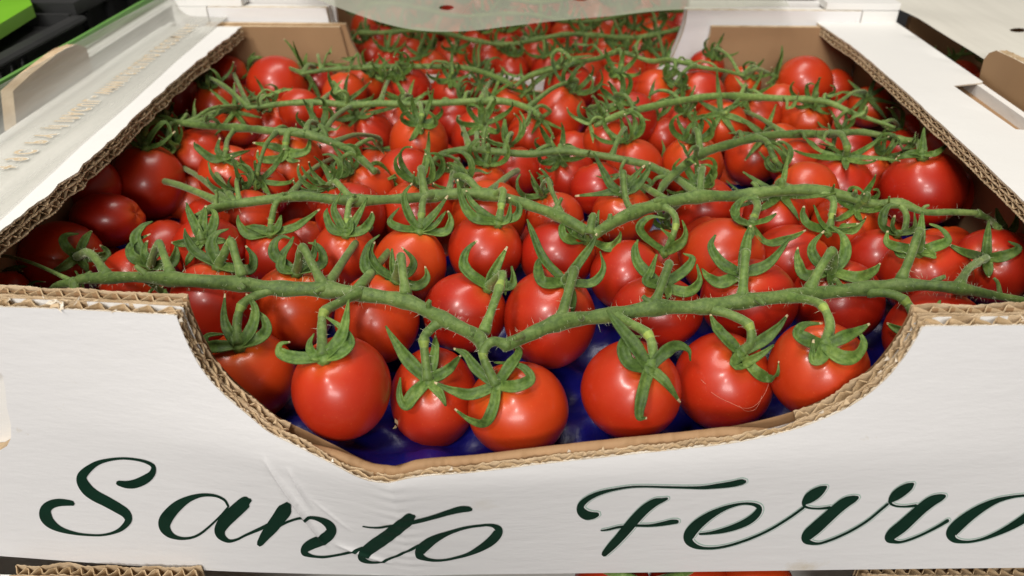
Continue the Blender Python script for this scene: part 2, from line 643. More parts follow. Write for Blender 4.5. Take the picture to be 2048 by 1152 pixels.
# inner board behind it, kraft towards the tomatoes, white towards the hand hole
P3, T3 = sheet2d(outline, [], 1.0)
mb = MB()
mb.add([(x, -bulge(x, z) + 0.64, z - (0.25 if -13 < x < 15 and z > 5 else 0.03)) for x, z in P3], T3, 1)
mb.add([(x, -bulge(x, z) + 1.2, z - (0.25 if -13 < x < 15 and z > 5 else 0.03)) for x, z in P3], T3, 0)
mk('inner_board', mb.v, mb.f, [M['kraft'], M['white_clean']], box, BL, True, mb.m)

TH = lambda p: (0.0, 1.0, 0.0)


def into_front(p, t):
    i = unit(np.cross(t, (0, 1, 0)))
    i = i if np.dot(i, p - np.array([1.0, p[1], H + 3])) > 0 else -i
    e = 0.3
    i[1] = -(bulge(p[0] + i[0] * e, p[2] + i[2] * e) - bulge(p[0], p[2])) / e
    return i


def c3(pts, off=0.0):
    return [(x, -bulge(x, z), z + off) for x, z in pts]


cut_edge('corner_post_edge', c3(top_left), TH, lambda p, t: np.array((0, (bulge(p[0], p[2]) - bulge(p[0], p[2] - .4)) / .4, -1.0)), [(0.05, 0.62), (0.82, 0.6)], box, loc=BL, jit=0.025, wl=0.95)
cut_edge('corner_post_edge', c3(top_right), TH, lambda p, t: np.array((0, (bulge(p[0], p[2]) - bulge(p[0], p[2] - .4)) / .4, -1.0)), [(0.05, 0.62), (0.82, 0.6)], box, loc=BL, jit=0.025, wl=0.95)
cut_edge('notch_edge', c3(notch_xz, 0.02), TH, into_front, [(0.05, 0.34)], box, loc=BL, jit=0.05, wl=1.0, crush=0.6, dep=0.7, dep0=0.2)
for sx in (-1, 1):
    seg = [p for p in notch_xz if (p[0] < -9.6 if sx < 0 else p[0] > 10.8)]
    cut_edge('notch_edge', [(x, y + 0.42, z) for x, y, z in c3(seg, 0.0)], TH, into_front, [(0.05, 0.5)], box, loc=BL, jit=0.045, wl=0.85, crush=0.5, dep=0.8, liner0='liner')
# folded top of the inner board along the notch
fold_xz = [p for p in notch_xz if -10.2 < p[0] < 11.5 and p[1] < 13.5]
C, q = resample(np.array(c3(fold_xz)), 0.1)
tn = np.gradient(C, axis=0); tn /= np.linalg.norm(tn, axis=1)[:, None]
V = []
prof = [(0.50, 0.9), (0.51, 0.04), (0.55, -0.08), (0.66, -0.13), (0.84, -0.12), (0.95, -0.04), (0.99, 0.9)]
for i in range(len(C)):
    I = into_front(C[i], tn[i])
    w = 0.16 * noise.noise((q[i] * 0.5, 4.4, 0)) + 0.10 * noise.noise((q[i] * 1.7, 1.4, 0)) + 0.05 * noise.noise((q[i] * 5, 1.4, 0))
    en = min(1.0, i / 34, (len(C) - 1 - i) / 34)
    wi = w + 1.1 * (1 - en) ** 1.3
    k = 0.5 * math.exp(-((C[i][0] - XB - 0.35) / 0.28) ** 2)
    for yy, ii in prof:
        w2 = 0.03 * noise.noise((q[i] * 3, yy * 9, 2.0)) + 0.018 * noise.noise((q[i] * 11, yy * 15, 5.0))
        V.append(C[i] + np.array([0, yy + w + w2 - k * (0.4 if yy > .9 else 0.1), 0]) + I * (ii * (1 - k * .6) + wi + w2))
m = len(prof)
F = [(i * m + k, i * m + k + 1, (i + 1) * m + k + 1, (i + 1) * m + k) for i in range(len(C) - 1) for k in range(m - 1)]
mk('folded_board', V, F, M['kraft'], box, BL)

# scraps of torn paper standing off the cut edges
mb = MB()
for i in range(34):
    x = rng.uniform(-28, nx[0][0]) if i % 2 else rng.uniform(nx[-1][0], 28)
    if i < 18:
        x = rng.normal(-18.6, 0.8)
    z = zt
    y = -bulge(x, z) + rng.random() * 0.7
    s = 0.06 + 0.12 * rng.random()
    a = rng.normal(0, 1, 3) * s; b = rng.normal(0, 1, 3) * s; a[2] *= .25; b[2] *= .25
    c0 = np.array([x, y, z + 0.0 + .03 * rng.random()])
    mb.add([c0 - a, c0 + b, c0 + a, c0 - b * .6], [(0, 1, 2), (0, 2, 3)], 0)
for i in range(40):
    k = rng.integers(2, len(notch_xz) - 2)
    x, z = notch_xz[k]
    x += rng.normal(0, .25)
    z = np.interp(x, [p[0] for p in notch_xz], [p[1] for p in notch_xz])
    y = -bulge(x, z) + rng.random() * 0.7
    s = 0.05 + 0.10 * rng.random()
    mb.add([(x - s, y, z - .05), (x + s, y + .03, z - .04), (x + s * rng.normal(0, .7), y + rng.normal(0, .1), z + s * 1.1)], [(0, 1, 2)], 0)
o = mk('torn_paper', mb.v, mb.f, [M['liner'], M['torn']], box, BL, False, [int(rng.random() < .45) for _ in mb.f])
tag(o, kind='stuff')

# flanges ------------------------------------------------------------
FL = [(484, 53), (455, 75), (428, 97), (400, 119), (360, 152), (320, 187), (275, 228), (225, 276), (170, 327), (112, 376), (60, 417), (0, 463), (-60, 512), (-117, 560)]
FR = [(1630, 42), (1645, 52), (1668, 68), (1702, 91), (1740, 121), (1790, 165), (1850, 219), (1910, 272), (1970, 328), (2030, 386), (2120, 468), (2200, 535)]


def flange(px, sx, wob, zf=H):
    C = catmull([at_z(u, v, zf) for u, v in px], 6)
    inner = [(p[0] + wob * noise.noise((p[1] * 0.8, sx * 4.0, 0)) + 0.5 * wob * noise.noise((p[1] * 2.7, sx * 7.0, 0)), p[1]) for p in C]
    y0, y1 = inner[-1][1], inner[0][1]
    outer = [(sx * 30.4, y0), (sx * 30.4, y1)] if sx < 0 else [(sx * 30.4, y0), (sx * 30.4, 18.6), (sx * 28.3, 19.2), (sx * 28.0, 26.6), (sx * 30.2, 27.4), (sx * 30.4, 27.6), (sx * 30.4, y1)]
    poly = inner + outer
    lift = lambda x, y: 0.05 * noise.noise((x * 0.3, y * 0.14, 5.0)) + 0.02 * noise.noise((x, y * 0.7, 2.0))
    plate('flange', poly, [], 1.2, lambda x, y: (x, y, zf + lift(x, y)), lambda x, y: (x, y, zf - 0.09 + lift(x, y)),
          [M['white_clean'], M['kraft'], M['torn']], box, BL, True)
    c = [(x, y, zf - 0.09 + lift(x, y)) for x, y in inner]
    return c


def into_side(sx):
    def f(p, t):
        i = unit(np.cross(t, (0, 0, 1)))
        return i if i[0] * sx > 0 else -i
    return f


cl = flange(FL, -1, 0.22)
cut_edge('flange_edge', cl, lambda p: (0, 0, -1.0), into_side(-1), [(0.03, 0.34), (0.42, 0.46)], box, step=0.09, dep=1.3, jit=0.04, wl=1.0, crush=0.25, pt=0.035, liner0='liner', loc=BL)
cr = flange(FR, 1, 0.06)
cut_edge('flange_edge', cr, lambda p: (0, 0, -1.0), into_side(1), [(0.03, 0.3), (0.36, 0.36)], box, step=0.09, dep=1.3, jit=0.025, wl=0.9, crush=0.25, pt=0.035, liner0='liner', loc=BL)
# underside, walls and bottom
for sx in (-1, 1):
    mb = MB()
    a, b = sorted((sx * 25.2, sx * 30.2))
    boxmesh(mb, a, b, 1.4, DEPTH, H - 0.95, H - 0.85)
    mk('flange_lining', mb.v, mb.f, M['kraft'], box, BL, False)
    mb = MB()
    a, b = sorted((sx * 27.4, sx * 28.0))
    boxmesh(mb, a, b, 1.45, DEPTH, 0.35, H - 0.97)
    mk('side_wall', mb.v, mb.f, M['kraft'], box, BL, False)
    mb = MB()
    a, b = sorted((sx * 29.9, sx * 30.38))
    boxmesh(mb, a, b, 1.45, DEPTH, 0.0, H - 0.12)
    mk('side_panel', mb.v, mb.f, M['white_clean'], box, BL, False)
    # folded-up stacking tab at mid depth
    xt = sx * 30.7
    if sx < 0:
        tpx = [(34, 262), (26, 182), (60, 150), (113, 109), (135, 96), (156, 89), (171, 94), (177, 108), (189, 158)]
    else:
        tpx = [(1948, 205), (1962, 140), (1968, 118), (1978, 106), (1992, 101), (2025, 116), (2075, 142), (2130, 175), (2150, 300)]
    tp = [(at_x(u, v, xt)[1], at_x(u, v, xt)[2]) for u, v in tpx]
    plate('stacking_tab', tp, [], 1.0, lambda y, z: (xt, y, z), lambda y, z: (xt + sx * 0.75, y, z), [M['kraft'], M['white_clean'], M['liner']], box, BL, False)
    top = [(xt, y, z + 0.02) for y, z in (tp[3:7] if sx < 0 else tp[4:8])]
    cut_edge('tab_edge', top, lambda p: (sx, 0, 0), lambda p, t: np.array((0, 0, -1.0)), [(0.04, 0.66)], box, dep=0.4, wl=0.7, loc=BL)
mb = MB()
boxmesh(mb, -30.3, 30.3, 1.5, DEPTH, 0.0, 0.3)
mk('bottom', mb.v, mb.f, M['kraft'], box, BL, False)

yb = DEPTH
zb = H - 0.2
lpx = [(690, 43), (695, 62), (702, 84), (713, 106), (727, 127), (745, 146)]
rpx = [(1368, 160), (1388, 140), (1404, 112), (1414, 92), (1421, 70), (1425, 44)]
lp = [(at_y(u, v, yb)[0], at_y(u, v, yb)[2]) for u, v in lpx]
rp = [(at_y(u, v, yb)[0], at_y(u, v, yb)[2]) for u, v in rpx]
lp[0] = (lp[0][0], zb); rp[-1] = (rp[-1][0], zb)
poly = [(-27.3, 0.4), (-27.3, zb)] + lp + [(lp[-1][0] + 2, 9.4), (rp[0][0] - 2, 9.4)] + rp + [(27.3, zb), (27.3, 0.4)]
plate('back_wall', poly, [], 1.5, lambda x, z: (x, yb, z), lambda x, z: (x, yb + 0.55, z), [M['kraft'], M['white_clean'], M['liner']], box, BL)
lq = [(at_y(u, v, yb - .5)[0], at_y(u, v, yb - .5)[2]) for u, v in [(678, 46), (683, 70), (690, 95), (696, 118), (702, 140)]]
lq[0] = (lq[0][0], zb - .1)
poly = [(-27.3, 0.4), (-27.3, zb - 0.1)] + lq + [(lq[-1][0] + .3, 0.4)]
plate('back_flap', poly, [], 0, lambda x, z: (x, yb - 0.5, z), lambda x, z: (x, yb - 0.02, z), [M['kraft'], M['kraft'], M['liner']], box, BL)

# lettering ----------------------------------------------------------
S = {
 'S': [(237, 965, 10), (254, 968, 15), (272, 966, 18), (292, 957, 18), (305, 945, 13), (306, 931, 8), (290, 922, 6), (265, 917, 5), (240, 916, 5), (212, 920, 7), (190, 928, 11), (168, 946, 18), (164, 960, 21), (174, 977, 23), (190, 990, 22), (213, 1002, 21), (236, 1015, 20), (252, 1026, 18), (257, 1040, 14), (245, 1055, 10), (228, 1064, 6), (205, 1069, 4.5), (180, 1069, 4.5), (152, 1066, 6), (122, 1058, 11), (102, 1046, 19), (92, 1032, 24), (92, 1018, 22), (103, 1008, 18), (120, 1004, 15), (141, 1005, 11), (146, 1007, 8)],
 'a': [(457, 1012, 4), (450, 1000, 4.5), (436, 992, 5), (420, 989, 6), (400, 990, 8), (378, 997, 13), (358, 1009, 20), (342, 1024, 24), (331, 1040, 26), (330, 1054, 22), (338, 1066, 15), (350, 1073, 9), (366, 1076, 6), (384, 1074, 5), (400, 1067, 5), (418, 1053, 4.5), (440, 1032, 4), (456, 1014, 4)],
 'a_stem': [(499, 1000, 10), (492, 1003, 24), (478, 1015, 27), (464, 1028, 27), (450, 1042, 26), (441, 1056, 23), (441, 1067, 19), (448, 1076, 12), (459, 1081, 7), (474, 1078, 5), (490, 1070, 5), (508, 1062, 6), (524, 1055, 7), (540, 1046, 6)],
 'n_stem': [(574, 1012, 20), (569, 1020, 29), (556, 1038, 27), (544, 1054, 25), (531, 1070, 20), (520, 1086, 13)],
 'n': [(545, 1062, 4), (558, 1052, 5), (575, 1043, 5), (597, 1036, 5), (620, 1034, 6), (640, 1038, 10), (656, 1047, 16), (663, 1059, 20), (656, 1071, 22), (641, 1080, 22), (624, 1087, 21), (612, 1095, 18), (609, 1104, 13), (617, 1109, 8), (630, 1112, 5), (648, 1113, 5), (670, 1110, 4.5), (690, 1106, 5), (708, 1101, 6), (725, 1095, 6)],
 't': [(828, 1032, 8), (820, 1036, 22), (808, 1046, 24), (791, 1059, 25), (770, 1075, 25), (748, 1090, 25), (730, 1104, 22), (724, 1114, 16), (731, 1121, 9), (744, 1124, 5), (760, 1123, 4.5), (778, 1117, 4.5), (798, 1109, 4.5), (818, 1100, 5), (838, 1090, 5)],
 't_bar': [(726, 1052, 2.5), (742, 1054, 3), (762, 1054, 4), (785, 1050, 5), (810, 1047, 6), (838, 1041, 8), (868, 1033, 9), (897, 1024, 11), (920, 1018, 13), (936, 1017, 11), (942, 1018, 7)],
 'o': [(963, 1050, 5), (945, 1052, 5), (925, 1056, 6), (900, 1064, 8), (876, 1074, 14), (856, 1086, 20), (842, 1099, 21), (840, 1110, 16), (852, 1117, 8), (870, 1120, 5), (890, 1119, 4.5), (910, 1115, 5), (935, 1108, 7), (960, 1096, 13), (981, 1082, 18), (994, 1068, 19), (997, 1058, 15), (988, 1051, 8), (975, 1049, 5), (962, 1050, 5)],
 'F_top': [(1194, 1028, 10), (1184, 1030, 15), (1172, 1029, 19), (1163, 1022, 18), (1161, 1012, 14), (1168, 1002, 12), (1183, 992, 10), (1203, 984, 8), (1228, 978, 5.5), (1260, 973, 4.5), (1290, 972, 4), (1330, 973, 4.5), (1373, 974, 5), (1405, 974, 7), (1435, 971, 10), (1464, 967, 12), (1482, 963, 12), (1489, 962, 8)],
 'F_stem': [(1334, 996, 5), (1325, 999, 9), (1309, 1004, 16), (1290, 1017, 19), (1272, 1035, 20), (1255, 1055, 20), (1238, 1075, 18), (1222, 1092, 16), (1208, 1107, 11)],
 'F_bar': [(1202, 1060, 2.5), (1216, 1058, 4), (1238, 1053, 5), (1268, 1050, 5), (1298, 1050, 5.5), (1322, 1047, 8), (1342, 1043, 10), (1354, 1042, 8)],
 'e': [(1399, 1067, 4), (1420, 1065, 6), (1446, 1060, 10), (1472, 1052, 13), (1496, 1041, 15), (1513, 1027, 14), (1518, 1015, 11), (1508, 1008, 7), (1490, 1006, 5), (1470, 1009, 6), (1445, 1017, 10), (1418, 1031, 16), (1394, 1049, 21), (1379, 1067, 22), (1377, 1080, 17), (1388, 1090, 11), (1406, 1095, 6), (1430, 1095, 5), (1458, 1090, 5), (1490, 1080, 5), (1515, 1070, 5), (1540, 1058, 5), (1562, 1045, 5), (1585, 1030, 5), (1607, 1014, 5)],
 'r_head': [(1651, 973, 7), (1643, 978, 16), (1631, 986, 22), (1618, 995, 21), (1609, 1004, 12), (1609, 1011, 6), (1620, 1015, 4), (1638, 1016, 4), (1660, 1014, 6)],
 'r_stem': [(1714, 994, 8), (1706, 997, 15), (1690, 1004, 21), (1672, 1018, 22), (1652, 1036, 23), (1632, 1054, 24), (1616, 1068, 22), (1611, 1078, 16), (1620, 1084, 9), (1636, 1086, 5), (1655, 1081, 5), (1680, 1071, 5), (1708, 1057, 5), (1735, 1040, 5), (1757, 1022, 5), (1775, 1007, 5)],
 's_head': [(1825, 967, 7), (1818, 972, 16), (1805, 980, 21), (1791, 990, 20), (1782, 999, 12), (1781, 1006, 6), (1792, 1011, 4), (1810, 1012, 4), (1832, 1010, 6)],
 's_stem': [(1888, 991, 8), (1880, 994, 15), (1863, 1001, 21), (1844, 1015, 22), (1824, 1033, 23), (1803, 1052, 24), (1785, 1066, 22), (1777, 1076, 16), (1785, 1081, 9), (1800, 1083, 5), (1822, 1077, 5), (1848, 1066, 5), (1875, 1052, 6), (1895, 1040, 7)],
 'o2': [(2045, 990, 5), (2022, 993, 6), (1994, 1000, 10), (1966, 1013, 16), (1938, 1031, 21), (1914, 1051, 24), (1902, 1066, 21), (1906, 1077, 13), (1920, 1082, 7), (1942, 1082, 5), (1968, 1076, 6), (2000, 1063, 10), (2032, 1046, 15), (2060, 1027, 18), (2074, 1010, 17), (2073, 998, 11), (2062, 991, 6), (2045, 990, 5)],
}
GREEN_SHADOW = ('F_top', 'F_stem', 'F_bar', 'e', 'r_head', 'r_stem', 's_head', 's_stem', 'o2')


def stroke(mb, pts, lift, dx=0.0, dy=0.0, grow=0.0, m=0):
    c = catmull([(u + dx, v + dy, w) for u, v, w in pts], 9)
    uv, w = c[:, :2], np.maximum(c[:, 2], 2.0) + grow
    t = np.gradient(uv, axis=0)
    t /= np.linalg.norm(t, axis=1)[:, None] + 1e-9
    nrm = np.stack([-t[:, 1], t[:, 0]], 1)
    # round ends
    ring, F = [], []
    rows = []
    a0 = uv[0] - t[0] * w[0] * 0.4
    a1 = uv[-1] + t[-1] * w[-1] * 0.4
    uv = np.vstack([a0, uv, a1]); nrm = np.vstack([nrm[0], nrm, nrm[-1]]); w = np.concatenate([[w[0] * 0.5], w, [w[-1] * 0.5]])
    for i in range(len(uv)):
        for k in (-1, -0.6, -0.2, 0.2, 0.6, 1):
            p = panel_hit(*(uv[i] + nrm[i] * k * w[i] / 2))
            ring.append((p[0], panel_y(p[0], p[2]) - lift, p[2]))
    for i in range(len(uv) - 1):
        for k in range(5):
            F.append((6 * i + k, 6 * i + k + 1, 6 * i + 7 + k, 6 * i + 6 + k))
    mb.add(ring, F, m)


WORDS = (('S', ('S',)), ('a', ('a', 'a_stem')), ('n', ('n_stem', 'n')), ('t', ('t', 't_bar')), ('o', ('o',)),
         ('F', ('F_top', 'F_stem', 'F_bar')), ('e', ('e',)), ('r', ('r_head', 'r_stem')), ('r', ('s_head', 's_stem')), ('o', ('o2',)))
for letter, ks in WORDS:
    mb = MB()
    for j, k in enumerate(ks):
        if k in GREEN_SHADOW:
            stroke(mb, S[k], 0.012 + 0.0012 * j, 2.5, -0.5, 4.5, 1)
            stroke(mb, S[k], 0.018 + 0.0012 * j, 1.6, 0.0, 1.6, 2)
        stroke(mb, S[k], 0.036 + 0.0012 * j)
    mk('letter', mb.v, mb.f, [M['ink'], M['ink_pale'], M['white']], box, BL, False, mb.m)['label'] = 'dark green script letter ' + letter

# ------------------------------------------------------------------ blue moulded tray under the tomatoes
def zc_plane(y):
    return H - 5.9 + max(-1.0, min(y, 42)) / 41.0 * 2.2


def tray_z(x, y):
    cup = 0.5 * math.cos(x * 1.43) * math.cos(y * 1.5)
    wr = 0.35 * noise.noise((x * 0.35, y * 0.35, 1.0)) + 0.16 * noise.noise((x * 1.1, y * 0.9, 7.0))
    wr += 0.10 * abs(noise.noise((x * 2.1, y * 1.6, 3.0))) + 0.05 * noise.noise((x * 4.5, y * 4.1, 9.0))
    e = 0.8 * math.exp(-max(0, y - 0.0) / 0.6)
    return zc_plane(y) - 2.75 + cup * 0.5 + wr + e


xs = np.arange(-27.2, 27.21, 0.25)
ys = np.arange(0.0, 41.5, 0.25)
V, F = [], []
for y in ys:
    for x in xs:
        yy = max(y, 1.75 - bulge(x, 7.5))
        if y == 0.0:
            yy = 1.7 - bulge(x, 7.5)
        V.append((x, yy, tray_z(x, yy)))
w = len(xs)
for j in range(len(ys) - 1):
    for i in range(w - 1):
        F.append((j * w + i, j * w + i + 1, (j + 1) * w + i + 1, (j + 1) * w + i))
tray = mk('blue_tray', V, F, M['blue'], None, (0, 20, 5))
tag(tray, 'glossy blue moulded tray lying under the tomatoes in the Santo Ferro box', 'tray')
# ------------------------------------------------------------------ tomatoes on the vine
# trusses: arms as picture polylines (u, v, stem width in pixels)
ARMS = {
 'A': [[(148, 566, 12), (165, 558, 26), (215, 556, 28), (280, 554, 30), (340, 558, 34), (410, 563, 33), (480, 568, 34), (560, 577, 34), (650, 579, 38), (720, 588, 34), (812, 603, 36), (870, 630, 34), (920, 655, 33), (958, 676, 32), (966, 698, 26)],
       [(1004, 693, 26), (1040, 678, 34), (1090, 655, 36), (1130, 642, 38), (1190, 634, 34), (1250, 626, 35), (1310, 615, 36), (1400, 614, 34), (1485, 602, 36), (1560, 594, 32), (1620, 588, 34), (1700, 580, 31), (1802, 570, 33), (1870, 572, 30), (1920, 577, 28), (1985, 590, 22), (2040, 600, 20), (2070, 606, 18)]],
 'B': [[(392, 432, 14), (425, 418, 22), (470, 408, 24), (545, 398, 25), (600, 392, 25), (660, 398, 25), (720, 401, 26), (790, 398, 26), (850, 394, 26), (905, 388, 28), (955, 388, 26), (1000, 393, 26), (1050, 408, 28), (1100, 425, 28), (1145, 446, 28), (1172, 462, 26)],
       [(1186, 470, 28), (1225, 446, 32), (1270, 424, 32), (1330, 406, 31), (1400, 393, 30), (1470, 392, 28), (1540, 383, 28), (1620, 380, 28), (1690, 392, 27), (1750, 408, 26), (1800, 407, 24), (1850, 424, 18), (1900, 424, 17), (1955, 426, 15)]],
 'C': [[(330, 242, 10), (365, 246, 17), (420, 252, 19), (480, 256, 20), (545, 262, 21), (610, 268, 21), (660, 283, 22), (700, 302, 22), (730, 325, 22), (750, 345, 16)]],
 'D': [[(858, 330, 12), (885, 308, 17), (940, 298, 19), (990, 303, 20), (1060, 308, 20), (1120, 302, 21), (1180, 308, 20), (1240, 318, 20), (1300, 332, 20), (1335, 352, 20)],
       [(1318, 385, 18), (1335, 360, 22), (1370, 330, 23), (1410, 304, 24), (1470, 286, 23), (1530, 272, 23), (1600, 268, 22), (1660, 268, 20), (1720, 264, 18), (1765, 272, 15), (1800, 282, 12)]],
 'E': [[(492, 215, 9), (530, 212, 13), (580, 206, 16), (640, 205, 18), (700, 210, 18), (760, 207, 18), (830, 208, 18), (900, 205, 18), (960, 202, 18), (1010, 203, 18), (1050, 214, 18), (1080, 232, 16)],
       [(1188, 252, 12), (1210, 242, 17), (1250, 226, 19), (1300, 214, 19), (1360, 202, 19), (1430, 192, 19), (1500, 194, 18), (1560, 197, 18), (1620, 199, 17), (1660, 206, 16), (1700, 224, 14), (1745, 240, 11), (1790, 255, 8)]],
 'F': [[(600, 148, 8), (650, 140, 12), (700, 136, 14), (760, 134, 15), (820, 133, 15), (880, 133, 15), (930, 136, 15), (970, 146, 15), (1005, 160, 15), (1025, 172, 13)],
       [(1030, 172, 13), (1060, 152, 14), (1100, 140, 14), (1150, 126, 14), (1200, 116, 13), (1240, 104, 12), (1300, 122, 13), (1340, 120, 13), (1400, 134, 12), (1450, 142, 10), (1490, 152, 9)]],
}
NEAR = ('A', 'B')

